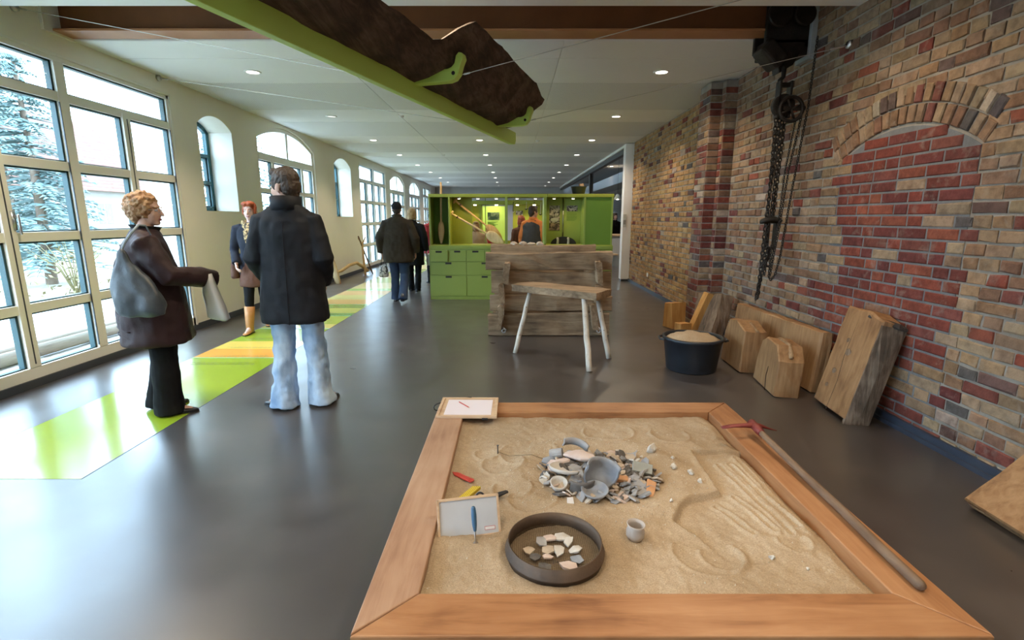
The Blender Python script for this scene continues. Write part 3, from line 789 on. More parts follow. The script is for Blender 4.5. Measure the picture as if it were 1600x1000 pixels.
for (cx, cy, R, w) in ((.80, 1.84, .14, .010), (.86, 1.83, .09, .009), (1.2, 1.92, .07, .008), (-.05, 2.62, .12, .010), (.10, 2.75, .17, .012), (.0, 2.35, .10, .009), (-.15, 2.75, .07, .008), (.1, 2.25, .12, .01), (.62, 3.05, .16, .01), (1.0, 3.0, .12, .01)):
    d = np.hypot(XX - cx, YY - cy); HZ += .008 * np.exp(-((d - R) / w) ** 2) * (YY < cy + R * .5) - .006 * np.exp(-(d / (R * .8)) ** 4)
HZ += .022 * np.exp(-((YY - IY0) / .10) ** 2) * .5 + .012 * np.exp(-((XX - IX0) / .06) ** 2) - .026 * np.exp(-((XX - IX1) / .04) ** 2)
HZ += .012 * np.exp(-((np.hypot(XX - .174, YY - 1.845) - .245) / .05) ** 2)
HZ += .010 * np.exp(-(((XX + .17) / .2) ** 2 + ((YY - 1.93) / .05) ** 2))
def sand_z(x, y):
    i = int(round((x - IX0) / (IX1 - IX0) * (NX - 1))); j = int(round((y - IY0) / (IY1 - IY0) * (NY - 1)))
    return float(HZ[min(max(i, 0), NX - 1), min(max(j, 0), NY - 1)])
vs = np.stack([XX, YY, HZ], -1).reshape(-1, 3).tolist()
fs = [(i * NY + j, (i + 1) * NY + j, (i + 1) * NY + j + 1, i * NY + j + 1) for i in range(NX - 1) for j in range(NY - 1)]
sd = MB(); sd.add(vs, fs); so = sd.build('sand', 'sand', sb, smooth=True); so['kind'] = 'stuff'; so['label'] = 'pale yellow sand with tool marks'
mk('grit', (.42, .34, .24), (.62, .55, .44), 30, .9)
gr = MB(); rg = random.Random(21)
for i in range(900):
    x = rg.uniform(IX0 + .02, IX1 - .05); y = rg.uniform(IY0 + .01, IY1 - .02)
    if rg.random() < .55:
        a = rg.random() * 2 * PI; q = .95 + rg.random() * .45; x = .46 + .38 * q * math.cos(a); y = 2.49 + .36 * q * math.sin(a)
    if not (IX0 < x < IX1 and IY0 < y < IY1): continue
    r = .0018 + .0035 * rg.random() ** 3
    z = sand_z(x, y)
    gr.add([(x - r, y, z), (x, y - r, z), (x + r, y, z), (x, y + r, z), (x, y, z + r * 1.3)], [(0, 1, 4), (1, 2, 4), (2, 3, 4), (3, 0, 4)])
go = gr.build('sand_crumbs', 'grit', sb); go['kind'] = 'stuff'

# ---- pottery sherds
SH = [mk('sherd_grey', (.27, .265, .27), (.38, .37, .36), 14, .8, .3, 60), mk('sherd_blue', (.20, .215, .25), (.30, .32, .35), 14, .75, .3, 60), mk('sherd_tan', (.40, .32, .24), (.50, .42, .33), 14, .85, .3, 60),
      mk('sherd_dark', (.075, .072, .072), (.14, .13, .125), 14, .8, .3, 60), mk('sherd_pale', (.47, .44, .40), (.58, .55, .51), 14, .85, .3, 60), mk('sherd_pink', (.50, .38, .33), (.60, .49, .43), 14, .85, .3, 60),
      mk('sherd_orange', (.50, .25, .12), (.60, .34, .18), 14, .85, .3, 60), mk('slate', (.27, .29, .28), (.34, .36, .34), 14, .8, .3, 60)]
def sherd_mesh(size, R, th, seed, asp=.75):
    """curved fragment of a pot wall: an irregular outline wrapped on a cylinder of radius R"""
    r = random.Random(seed); n = r.choice((5, 6, 7, 6))
    out = [(size * (.72 + .5 * r.random()) * math.cos(2 * PI * (i + .35 * (r.random() - .5)) / n), asp * size * (.72 + .5 * r.random()) * math.sin(2 * PI * (i + .35 * (r.random() - .5)) / n)) for i in range(n)]
    mb = MB(); rings = []
    def P(u, v, h): 
        a = u / R; return Vector(((R + h) * math.sin(a), v, (R + h) * math.cos(a) - R))
    lv = []
    for h in (-th / 2, th / 2):
        for q in (1.0, .5): lv += [P(u * q, v * q, h) for u, v in out]
        lv.append(P(0, 0, h))
    k = 2 * n + 1; fs = []
    for b, fl in ((0, True), (k, False)):
        for i in range(n):
            i2 = (i + 1) % n
            f1 = (b + i, b + i2, b + n + i2, b + n + i); f2 = (b + n + i, b + n + i2, b + 2 * n)
            fs += [f1[::-1], f2[::-1]] if fl else [f1, f2]
    for i in range(n): fs.append((i, (i + 1) % n, k + (i + 1) % n, k + i))
    mb.add(lv, fs)
    return mb
variants = []
for s in range(14):
    mb = sherd_mesh(.026 + .004 * (s % 4), .05 + .025 * (s % 5), .007, 100 + s)
    o = mb.build('pottery_sherd', SH[0]); variants.append(o.data); bpy.data.objects.remove(o)
mats_by = {}
def sherd_data(v, m):
    if (v, m) not in mats_by:
        d = variants[v].copy(); d.materials.clear(); d.materials.append(SH[m]); mats_by[(v, m)] = d
    return mats_by[(v, m)]
rg = random.Random(4)
NAMES = ['grey', 'bluish grey', 'tan', 'dark', 'pale', 'pinkish']
def put_sherd(x, y, z, m, sc, tilt, v, label, group):
    o = bpy.data.objects.new('pottery_sherd', sherd_data(v, m)); COL.objects.link(o)
    o.location = (x, y, z); o.rotation_euler = (tilt[0], tilt[1], rg.random() * 2 * PI); o.scale = (sc, sc, sc)
    return tag(o, label, 'sherd', group)
BIGZONE = [(.42, 2.345, .07), (.405, 2.27, .06), (.25, 2.43, .06), (.37, 2.60, .05), (.687, 2.472, .03)]
n_put = 0
for i in range(600):
    a = rg.random() * 2 * PI; q = math.sqrt(rg.random())
    x = .46 + .315 * q * math.cos(a); y = 2.475 + .27 * q * math.sin(a)
    if any(math.hypot(x - bx, y - by) < br * .8 for bx, by, br in BIGZONE): continue
    m = rg.choice((0, 0, 1, 1, 2, 3, 3, 4, 5, 0, 2))
    z = sand_z(x, y) + .012 + .030 * (1 - q * q) * rg.random()
    put_sherd(x, y, z, m, .65 + .75 * rg.random() ** 1.5, ((rg.random() - .5) * 1.5, (rg.random() - .5) * 1.5), rg.randrange(14), 'small %s pottery sherd %s of the heap of finds' % (NAMES[m], 'in the middle' if q < .5 else ('at the right edge' if abs(a - PI) > 2.36 else ('at the back edge' if a < 2.36 else ('at the left edge' if a < 3.93 else 'at the front edge')))), 'sherds in the heap')
    n_put += 1
    if n_put >= 235: break
def curved(name, label, size, R, th, seed, m, loc, rot, asp=.75, cat='sherd'):
    o = sherd_mesh(size, R, th, seed, asp).build(name, SH[m], bevel=.002); o.location = loc; o.rotation_euler = rot
    return tag(o, label, cat)
# large finds in the heap
def bowl_part(name, label, prof, a0, a1, m, loc, rot, n=18, cat='sherd'):
    """part of a turned vessel: closed wall profile swept over an arc"""
    mb = MB(); full = abs(a1 - a0 - 2 * PI) < .01
    rings = [[Vector((r * math.cos(a0 + (a1 - a0) * i / n), r * math.sin(a0 + (a1 - a0) * i / n), z)) for r, z in prof] for i in range(n if full else n + 1)]
    mb.loft(rings, cap=not full, closed=full)
    o = mb.build(name, SH[m] if isinstance(m, int) else m, smooth=False); o.location = loc; o.rotation_euler = rot
    for p in o.data.polygons: p.use_smooth = len(p.vertices) == 4
    return tag(o, label, cat)
wallp = [(.02, .0), (.06, .012), (.085, .045), (.092, .085), (.086, .115), (.092, .135), (.084, .136), (.078, .115), (.084, .085), (.077, .048), (.055, .020), (.02, .008)]
bowl_part('vessel_fragment', 'large bluish grey curved vessel wall standing in the middle of the heap', wallp, .15, PI - .15, 1, (.425, 2.30, .135), (.25, .2, .12))
bowl_part('shallow_dish', 'round grey clay dish tilted at the front of the heap', [(.0, .0), (.03, .0), (.058, .018), (.068, .036), (.062, .037), (.05, .02), (.02, .008), (.0, .008)], 0, 2 * PI, 1, (.405, 2.255, .135), (.16, -.04, 0), 28, 'dish')
bowl_part('plate_fragment', 'pale wedge of a plate with thick rim at the left of the heap', [(.0, .0), (.05, .0), (.085, .006), (.097, .024), (.088, .028), (.078, .014), (.05, .008), (.0, .008)], PI * .62, PI * 1.72, 4, (.285, 2.43, .165), (-.22, .06, -.1), 16)
bowl_part('pot_base', 'small pale pot base under the plate wedge', [(.0, .0), (.025, .0), (.04, .03), (.045, .05), (.04, .05), (.034, .03), (.02, .006), (.0, .006)], 0, 2 * PI, 4, (.235, 2.335, .118), (.3, 0, 0), 20, 'pot base')
bowl_part('broken_pot', 'grey rim piece of a pot at the back of the heap', wallp[3:9], .3, 2.2, 0, (.33, 2.63, .09), (.35, .1, .1))
bowl_part('vessel_fragment', 'dark hollow vessel piece at the right back of the heap', wallp, 3.6, 5.4, 0, (.585, 2.60, .10), (.9, .15, 2.6))
bowl_part('vessel_fragment', 'dark upright vessel piece left of the dish', wallp[2:10], 3.9, 5.4, 3, (.345, 2.37, .06), (.1, 0, .1))
MB().tube([(.215, 2.66, .15), (.285, 2.645, .165)], [.026, .029], 14, False).build('clay_cylinder', SH[0], bevel=.003); tag(bpy.data.objects['clay_cylinder'], 'stubby grey clay cylinder at the left back of the heap', 'sherd')
def stone(name, label, c, r, m, seed, rz=0, cat='stone', ang=.35):
    mb = MB().ell((0, 0, 0), r, 9, 6); mb.jitter(min(r) * ang * 2, 1.2 / max(r), seed)
    o = mb.build(name, m if not isinstance(m, int) else SH[m]); o.location = c; o.rotation_euler = (0, 0, rz)
    return tag(o, label, cat)
stone('flat_stone', 'long pale pink flat stone across the top of the heap', (.375, 2.585, .178), (.095, .042, .020), 5, 3, -.35)
stone('flat_stone', 'smaller pale pink flat stone left of the long one', (.275, 2.555, .158), (.05, .024, .015), 5, 4, .1)
o = MB().prism([(-.052, -.028), (.05, -.034), (.056, .024), (-.048, .034)], -.011, .011, lambda u, v, w: Vector((u, v, w))).build('slate_tile', SH[7], bevel=.003); o.location = (.69, 2.475, .16); o.rotation_euler = (.55, .1, -.12); tag(o, 'greenish grey slate piece at the right of the heap', 'sherd')
o = MB().prism([(-.022, -.055), (.012, -.062), (.026, -.01), (.034, .05), (-.012, .06), (-.018, .0)], -.008, .008, lambda u, v, w: Vector((u, v, w))).build('tile_fragment', SH[6], bevel=.003); o.location = (.688, 2.31, .135); o.rotation_euler = (.3, .25, -.15); tag(o, 'orange ceramic strip at the right front of the heap', 'sherd')
o = MB().box(-.03, .03, -.016, .016, -.013, .013).build('tile_fragment', SH[6], bevel=.005); o.location = (.56, 2.37, .155); o.rotation_euler = (.3, .1, -.1); tag(o, 'small orange brick-like piece in the middle of the heap', 'sherd')
o = MB().prism([(-.016, -.018), (.02, -.02), (.016, .022), (-.012, .018)], -.004, .004, lambda u, v, w: Vector((u, v, w))).build('tile_fragment', mk('sherd_white', (.62, .61, .62), (.7, .69, .7), 12, .6), bevel=.001); o.location = (.278, 2.205, .128); o.rotation_euler = (.7, .1, .1); tag(o, 'white sherd at the front edge of the heap', 'sherd')
PALE = mk('limestone', (.50, .46, .40), (.62, .58, .51), 22, .9, .5, 50)
for (x, y, r, lab) in ((.805, 2.70, .034, 'largest pale stone right of the heap'), (.617, 2.735, .020, 'pale stone at the back edge of the heap'), (.872, 2.515, .019, 'upright pale pebble right of the slate piece'), (.951, 2.48, .018, 'pale pebble farther right of the slate piece'),
                       (.975, 2.405, .013, 'pale pebble beside the cut edge in the sand'), (.76, 2.19, .010, 'tiny pebble in front of the orange strip'), (1.052, 1.815, .011, 'dark-sided pebble alone near the right corner'), (.735, 2.66, .012, 'pebble just left of the largest stone'), (.90, 2.62, .010, 'pebble just right of the largest stone'), (1.16, 1.75, .007, 'smallest pebble near the front right corner')):
    stone('pebble', lab, (x, y, sand_z(x, y) + r * .55), (r, r * .8, r * .85), PALE, int(x * 1000), x * 9, 'pebble')

# ---- round sieve with finds
SX, SY, SZ, SR = .174, 1.845, .104, .192
sv = empty('sieve', (SX, SY, SZ), 0, 'round rusty metal sieve with sherds on its mesh', 'sieve')
mk('rust', (.055, .040, .032), (.13, .085, .055), 7, .6, .25, 40, metallic=.35)
mk('wire', (.12, .09, .06), None, rough=.55, metallic=.5)
MB().lathe([(SR - .004, .0), (SR + .002, .0), (SR + .004, .022), (SR + .011, .028), (SR + .011, .034), (SR + .001, .040), (SR - .001, .074), (SR - .005, .075), (SR - .005, .04)], 56, (SX, SY, SZ), closed=True).build('rim', 'rust', sv, smooth=True)
wm = MB(); WZ = SZ + .018
for i in range(-22, 23):
    d = i * .0082; L = math.sqrt(max(0, (SR - .005) ** 2 - d * d))
    wm.box(SX + d - .0006, SX + d + .0006, SY - L, SY + L, WZ - .0006, WZ + .0006); wm.box(SX - L, SX + L, SY + d - .0006, SY + d + .0006, WZ, WZ + .001)
wo = wm.build('wire_mesh', 'wire', sv); wo['kind'] = 'stuff'
ink = mk('ink', (.06, .05, .045), None, rough=.8)
sc = MB()                             # handwriting on the mesh
def stroke(pts, ox, oy): sc.tube([(ox + a, oy + b, WZ + .003) for a, b in pts], .0011, 4, False)
for j, pts in enumerate(([(0, -.006), (.004, .016)], [(.007, -.004), (.010, .014)], [(.022, .006), (.017, .009), (.014, .003), (.018, 0), (.022, .004), (.024, 0)], [(.027, 0), (.028, .008), (.029, .004), (.034, .008), (.035, .001), (.037, .007), (.041, .007), (.042, 0)], [(.047, .014), (.047, .001), (.050, 0)], [(.044, .009), (.051, .009)], [(.060, .006), (.055, .008), (.053, .002), (.057, 0), (.061, .005), (.063, 0)])):
    stroke(pts, SX - .012, SY - .075)
sc.build('handwriting', ink, sv)
for i, (dx, dy, m, s_, v, lab) in enumerate(((-.105, .0, 2, 1.25, 0, 'tan-grey sherd at the left of the sieve'), (-.048, .055, 0, 1.2, 1, 'square grey sherd at the back of the sieve'), (-.018, .078, 5, 1.0, 2, 'pointed sherd at the very back of the sieve'), (.035, .085, 4, 1.0, 3, 'long pale sherd at the back right of the sieve'),
    (.066, .055, 4, 1.2, 4, 'broad pale sherd right of the sieve middle'), (.088, .005, 4, 1.05, 5, 'triangular pale sherd at the right of the sieve'), (-.028, .0, 2, 1.25, 6, 'flat tan sherd in the middle of the sieve'), (.018, .002, 4, 1.05, 7, 'pale pointed sherd in the middle of the sieve'),
    (-.03, -.042, 5, .9, 8, 'small oblong pinkish sherd near the sieve front'), (-.082, -.045, 3, 1.0, 9, 'black sherd at the left front of the sieve'), (-.045, -.108, 3, 1.25, 10, 'shiny black lump at the front of the sieve'), (.085, -.055, 1, .95, 11, 'narrow bluish sherd at the right front of the sieve'), (.05, -.10, 5, 1.6, 12, 'large pink-edged sherd leaning on the sieve front'))):
    put_sherd(SX + dx, SY + dy, WZ + .008, m, s_ * .95, (.12 * math.sin(i * 2.1), .12 * math.cos(i * 1.7)), v, lab, 'finds in the sieve')

# ---- small cup
cp = bowl_part('clay_cup', 'small grey clay cup with flared rim standing on the sand', [(.0, .0), (.026, .0), (.038, .018), (.039, .040), (.033, .058), (.040, .074), (.036, .075), (.029, .058), (.034, .038), (.030, .012), (.0, .008)], 0, 2 * PI, 4, (.527, 1.945, sand_z(.527, 1.945) - .004), (.03, .04, 0), 30, 'cup')
cp.data.materials[0] = mk('cup_clay', (.34, .30, .27), (.47, .42, .38), 16, .8, .2, 60)

# ---- leaning drawing board, trowel, ruler and other tools
bT = frame((-.182, 1.965, sand_z(-.18, 1.95) - .012), (.255, .055, .0), (-.09, .42, 1))
db = empty('drawing_board', (-.182, 1.965, .11), 0, 'white drawing board with wooden frame propped upright in the sand', 'board')
mk('board_white', (.44, .45, .47), (.50, .51, .52), 4, .45)
wood('board_wood', (.42, .27, .16), (.56, .39, .25), (.64, .47, .31), 0, 3, .5, .1)
MB().box(-.128, .128, -.004, .006, .0, .158, bT).build('panel', 'board_white', db)
for bx_ in ((-.136, -.126, 0, .165), (.126, .136, 0, .165), (-.136, .136, .155, .165), (-.136, .136, -.005, .004)):
    MB().box(bx_[0], bx_[1], -.010, .010, bx_[2], bx_[3], bT).build('frame_strip', 'board_wood', db, bevel=.001)
mk('label_red', (.45, .10, .10), None, rough=.6); mk('label_paper', (.66, .64, .63), None, rough=.6)
lb = MB().box(.066, .112, -.0052, -.0040, .018, .034, bT).build('label', 'label_red', db); MB().box(.068, .110, -.0058, -.0052, .020, .032, bT).build('label_field', 'label_paper', lb)
tw = empty('trowel', (-.154, 1.90, .11), 0, 'small trowel with blue handle stuck in front of the board', 'trowel')
mk('blue_handle', (.035, .10, .19), (.06, .15, .26), 10, .4)
MB().tube([(-.163, 1.932, .262), (-.161, 1.927, .235), (-.158, 1.918, .195), (-.156, 1.913, .172)], [.0095, .0115, .0105, .007], 12).build('handle', 'blue_handle', tw, smooth=True)
MB().tube([(-.156, 1.913, .172), (-.154, 1.904, .135), (-.153, 1.90, .115)], [.0045, .004, .004], 8).build('shaft', 'steel', tw, smooth=True)
MB().add([(-.153, 1.902, .135), (-.172, 1.896, .112), (-.153, 1.885, .085), (-.133, 1.898, .112), (-.153, 1.904, .115)], [(0, 1, 4), (0, 4, 3), (1, 2, 4), (4, 2, 3), (0, 3, 2, 1)]).build('blade', 'steel', tw)
rl = empty('folding_ruler', (-.25, 2.245, .12), 0, 'folded yellow wooden ruler lying behind the board', 'ruler')
mk('ruler_yellow', (.56, .40, .03), (.62, .46, .05), 20, .45); mk('ruler_mark', (.05, .04, .01), None, rough=.6)
zr = sand_z(-.25, 2.245) + .004
for k in range(4):
    T = frame((-.30 + k * .011, 2.175 - k * .004, zr + .002 * k), (.105, .145, .02))
    s_ = MB().box(0, .185, -.0045, .0045, 0, .016, T).build('ruler_leaf', 'ruler_yellow', rl, bevel=.0008)
    t_ = MB()
    for q in range(18): t_.box(.006 + q * .01, .0072 + q * .01, -.003, .003, .016, .0164, T)
    t_.build('scale_marks', 'ruler_mark', s_)
mk('black_rubber', (.012, .013, .016), None, rough=.5)
bt = empty('hand_tool', (-.1, 2.245, .12), 0, 'small black tool with a ring end lying behind the board', 'tool')
z0 = sand_z(-.1, 2.245) + .01
MB().torus((-.155, 2.24, z0 + .022), .017, .005, 14, 8, Matrix.Rotation(PI / 2, 3, 'X')).build('ring', 'black_rubber', bt, smooth=True)
MB().tube([(-.14, 2.24, z0 + .004), (-.10, 2.245, z0 + .008)], [.010, .009], 8).build('shank', 'steel', bt, smooth=True)
MB().tube([(-.095, 2.246, z0 + .010), (-.06, 2.258, z0 + .020), (-.025, 2.272, z0 + .024)], [.013, .017, .011], 10, True, .6).jitter(.008, 40, 2).build('grip', 'black_rubber', bt, smooth=True)
rd = empty('plant_label', (-.265, 2.47, .12), 0, 'pointed red plastic marker lying on the sand', 'marker')
mk('red_plastic', (.42, .045, .035), (.50, .06, .045), 10, .45)
T = frame((-.322, 2.518, sand_z(-.265, 2.47) + .006), (.118, -.098, .0))
MB().prism([(0, 0), (.03, -.016), (.145, -.017), (.152, -.010), (.152, .010), (.145, .017), (.03, .016)], 0, .007, lambda u, v, w: T @ Vector((u, v, w))).build('blade', 'red_plastic', rd, bevel=.002)
MB().box(.135, .138, -.015, .015, .007, .0085, T).box(.03, .13, -.002, .002, .007, .0085, T).build('ridge', 'red_plastic', rd)
nl = empty('nail_with_string', (-.082, 2.736, .11), 0, 'iron nail stuck in the sand with a string', 'nail')
zn = sand_z(-.082, 2.736)
MB().tube([(-.082, 2.736, zn - .02), (-.083, 2.736, zn + .05)], .0035, 7).lathe([(0, 0), (.007, 0), (.007, .003), (0, .004)], 10, (-.083, 2.736, zn + .05)).build('nail', 'steel_dark', nl)
MB().tube([(-.082, 2.736, zn + .012)] + [(-.082 + .26 * t, 2.736 - .06 * t, sand_z(-.082 + .26 * t, 2.736 - .06 * t) + .004) for t in (.25, .5, .75, 1)], .0012, 5, False).build('string', 'ruler_mark', nl)

cb = empty('clipboard', (-.30, 3.36, .15), 0, 'wooden board with white paper on the far left corner of the sandbox', 'clipboard')
T = Matrix.Translation((-.305, 3.355, .152)) @ rotz(-.01) @ Matrix.Rotation(.01, 4, 'X')
MB().box(-.205, .205, -.178, .178, 0, .010, T).build('back_board', 'board_wood', cb, bevel=.001)
for q in ((-.205, .205, -.178, -.158), (-.205, .205, .158, .178), (-.205, -.185, -.158, .158), (.185, .205, -.158, .158)):
    MB().box(q[0], q[1], q[2], q[3], .010, .016, T).build('frame_strip', 'board_wood', cb, bevel=.0015)
mk('paper', (.74, .68, .72), None, rough=.7)
MB().box(-.155, .165, -.14, .135, .010, .0118, T).build('paper', 'paper', cb)
MB().box(.105, .145, -.185, -.165, -.012, .004, T).build('clip', 'black_rubber', cb, bevel=.003)
pn = empty('pencil', (-.33, 3.39, .165), 0, 'short red pencil lying on the white paper', 'pencil')
pa, pb = T @ Vector((-.075, .085, .0155)), T @ Vector((.005, -.02, .0155)); pd_ = (pb - pa).normalized()
MB().tube([pa, pb], .0037, 6, False).build('barrel', 'red_plastic', pn); MB().tube([pb, pb + pd_ * .014], [.0037, .0006], 6, False).build('tip', 'board_wood', pn)
cd_pts = [(-.50, 3.46, .156), (-.545, 3.43, .158), (-.572, 3.47, .115), (-.568, 3.53, .06), (-.52, 3.57, .06), (-.43, 3.555, .12), (-.36, 3.545, .165), (-.30, 3.525, .17)]
tag(MB().tube(cd_pts, .0045, 7).build('cord', 'black_rubber', smooth=True, sub=1), 'black cord looped behind the clipboard', 'cord')

pk = empty('pickaxe', (1.47, 2.25, .15), 0, 'pickaxe with red head lying on the right board of the sandbox', 'pickaxe')
mk('red_iron', (.15, .022, .02), (.24, .05, .04), 14, .5, .2, 60, metallic=.3)
rings = []
for (x, y, z, a, b) in ((1.275, 2.885, .212, .022, .003), (1.34, 2.89, .221, .021, .008), (1.42, 2.893, .223, .018, .013), (1.478, 2.895, .222, .021, .020), (1.52, 2.896, .217, .014, .012), (1.575, 2.893, .200, .006, .005), (1.615, 2.89, .190, .002, .002)):
    rings.append([Vector((x, y + a * math.cos(2 * PI * k / 10), z + b * math.sin(2 * PI * k / 10))) for k in range(10)])
MB().loft(rings).build('head', 'red_iron', pk, smooth=True)
MB().tube([(1.478, 2.935, .222), (1.478, 2.85, .216), (1.477, 2.80, .211)], [.026, .026, .021], 12, False).build('socket', 'red_iron', pk, smooth=True)
MB().tube([(1.478, 2.93, .222), (1.478, 2.72, .203), (1.481, 2.4, .188), (1.476, 2.05, .179), (1.468, 1.8, .174), (1.462, 1.59, .171)], [.017, .018, .019, .0195, .020, .0195], 14, True).jitter(.004, 6, 3).build('handle', 'old_handle', pk, smooth=True)
# ================================================================== GREEN DISPLAY CABINET
CY0, CY1 = 9.15, 9.62
kb = empty('drawer_cabinet', (.15, 9.38, 0), 0, 'green drawer cabinet with black slot handles under the display', 'cabinet')
MB().box(-1.49, 1.81, CY0 + .02, CY1, .0, .93).build('body', 'green_cabinet', kb)
MB().box(-1.49, 1.81, CY0, CY1, .915, .975).build('counter', 'green_cabinet', kb, bevel=.003)
MB().box(-1.48, 1.80, CY0 + .012, CY0 + .03, .0, .055).build('plinth', 'green_cabinet', kb)
def drawer(x0, x1, z0, z1, out=0):
    d = MB().box(x0 + .006, x1 - .006, CY0 + .002 - out, CY0 + .024, z0 + .006, z1 - .006).build('drawer', 'green_cabinet', kb, bevel=.003)
    xm = (x0 + x1) / 2
    MB().box(xm - .055, xm + .055, CY0 - out, CY0 + .006 - out, z1 - .045, z1 - .012).build('handle_slot', 'slot_black', d)
for i in range(10): drawer(-1.475 + .3265 * i, -1.475 + .3265 * (i + 1), .69, .90, .05 if i == 0 else 0)
for z0, z1 in ((.445, .69), (.06, .445)):
    for i in range(5): drawer(-1.475 + .653 * i, -1.475 + .653 * (i + 1), z0, z1)
dc = empty('display_cabinet', (.15, 9.38, .975), 0, 'open green display cabinet with lit bays standing on the drawers', 'cabinet')
Z0, Z1 = .975, 1.88
MB().box(-1.475, .62, CY0, CY1, Z1 - .055, Z1).build('top', 'green_lamplit', dc, bevel=.003)
MB().box(.625, 1.80, CY0, CY1, Z1 - .055, Z1).build('top', 'green_lamplit', dc, bevel=.003)
MB().box(-1.475, 1.80, CY0 + .01, CY1, Z0, Z0 + .018).build('bottom', 'green_lamplit', dc)
for x, m in ((-1.475, 'green_cabinet'), (-1.13, 'green_lamplit'), (-.125, 'green_cabinet'), (.565, 'green_cabinet'), (1.275, 'green_cabinet'), (1.76, 'green_cabinet')):
    w = .045 if x in (-.125, .565) else .03
    MB().box(x, x + w, CY0 + .002, CY1 - .01, Z0 + .018, Z1 - .055).build('upright', m, dc, bevel=.002)
MB().box(-1.445, -1.13, CY1 - .03, CY1, Z0, Z1 - .05).build('back_panel', 'green_deep', dc)
MB().box(-1.10, -.74, CY1 - .06, CY1 - .03, Z0, Z1 - .05).build('back_panel', 'green_lamplit', dc)
MB().box(.61, 1.275, CY1 - .06, CY1 - .03, Z0, Z1 - .05).build('back_panel', 'green_cabinet', dc)
MB().box(1.30, 1.765, CY0 + .012, CY0 + .03, Z0, Z1 - .05).build('door', 'green_deep', dc, bevel=.002)
MB().box(-.50, -.485, CY1 - .03, CY1 - .015, Z0, Z1 - .05).build('rod', 'green_cabinet', dc)
MB().tube([(.945, CY1 - .07, Z0 + .02), (.945, CY1 - .07, Z1 - .05)], .011, 8, False).build('pole', 'steel', dc, smooth=True)
emit('cab_glow', (1.0, .86, .55), 20)
for x in (-.946, -.608, -.282, .09, .417, .754, 1.092):
    l = MB().lathe([(0, 0), (.030, 0), (.034, -.018), (.026, -.026), (0, -.026)], 14, (x, CY0 + .13, Z1 - .055)).build('cabinet_lamp', 'lamp_ring', dc)
    MB().lathe([(0, -.0262), (.022, -.0262), (.022, -.028), (0, -.028)], 12, (x, CY0 + .13, Z1 - .055)).build('lens', 'cab_glow', l)
    spot('cabinet_light', (x, CY0 + .13, Z1 - .09), 4.5, (1.0, .76, .34), 130, l, .7, .02)
# printed panels in the fourth bay: grey photographs built as flat prints
def photo_mat(name, a, b, sc): return mk(name, a, b, sc, .5, lo=.42, hi=.58, detail=3)
ph = [photo_mat('print_a', (.03, .03, .03), (.36, .35, .33), 16), photo_mat('print_b', (.02, .02, .02), (.30, .28, .26), 22), photo_mat('print_c', (.04, .03, .025), (.26, .20, .15), 14)]
YP = CY1 - .062
p1 = empty('wall_print', (.785, YP, 1.46), 0, 'tall strip of three dark photographs in the right display bay', 'print')
for z0, z1, m in ((1.50, 1.69, 0), (1.375, 1.495, 1), (1.24, 1.37, 2)): MB().box(.69, .885, YP - .006, YP, z0, z1).build('photo', ph[m], p1)
# line drawing of tools on the top photograph
dr = MB()
for pts in ([(.72, 1.66), (.78, 1.62), (.83, 1.57)], [(.83, 1.57), (.865, 1.66)], [(.71, 1.55), (.71, 1.52), (.76, 1.52), (.76, 1.56)], [(.80, 1.55), (.80, 1.51)], [(.84, 1.55), (.84, 1.51)]):
    dr.tube([(x, YP - .008, z) for x, z in pts], .004, 5, False)
dr.build('drawing', 'sherd_pale', p1)
MB().ell((.787, YP - .008, 1.43), (.075, .003, .04), 16, 8).build('drawing', 'slate', p1)
p2 = empty('wall_print', (1.11, YP, 1.64), 0, 'small dark photograph with a pale bone above a text block', 'print')
MB().box(1.01, 1.21, YP - .006, YP, 1.585, 1.69).build('photo', ph[1], p2)
MB().tube([(1.04, YP - .008, 1.655), (1.08, YP - .008, 1.625), (1.13, YP - .008, 1.635), (1.18, YP - .008, 1.66), (1.185, YP - .008, 1.62), (1.10, YP - .008, 1.61), (1.05, YP - .008, 1.635)], .006, 6).build('drawing', 'sherd_pale', p2)
tb = MB(); rg = random.Random(2)
for k in range(11):
    x = 1.012
    while x < 1.20 - .05 * rg.random():
        w = .008 + .022 * rg.random(); tb.box(x, min(x + w, 1.21), YP - .003, YP, 1.562 - k * .0145, 1.568 - k * .0145); x += w + .006
tb.build('text_block', 'green_deep', p2)
# black half-disc with two pale bone forks at the bottom of the bay
hd = empty('half_disc_stand', (.95, 9.45, Z0 + .018), 0, 'black half round stand holding two pale forked bones', 'stand')
MB().prism([(.235 * math.cos(PI * k / 20), .135 * math.sin(PI * k / 20)) for k in range(21)], 9.44, 9.46, lambda u, v, w: Vector((.95 + u, w, Z0 + .018 + v))).build('disc', 'slot_black', hd)
for x in (.84, 1.035):
    MB().tube([(x, 9.43, Z0 + .02), (x + .005, 9.43, Z0 + .09), (x, 9.43, Z0 + .12)], [.022, .019, .024], 10).build('bone', 'sherd_pale', hd, smooth=True)
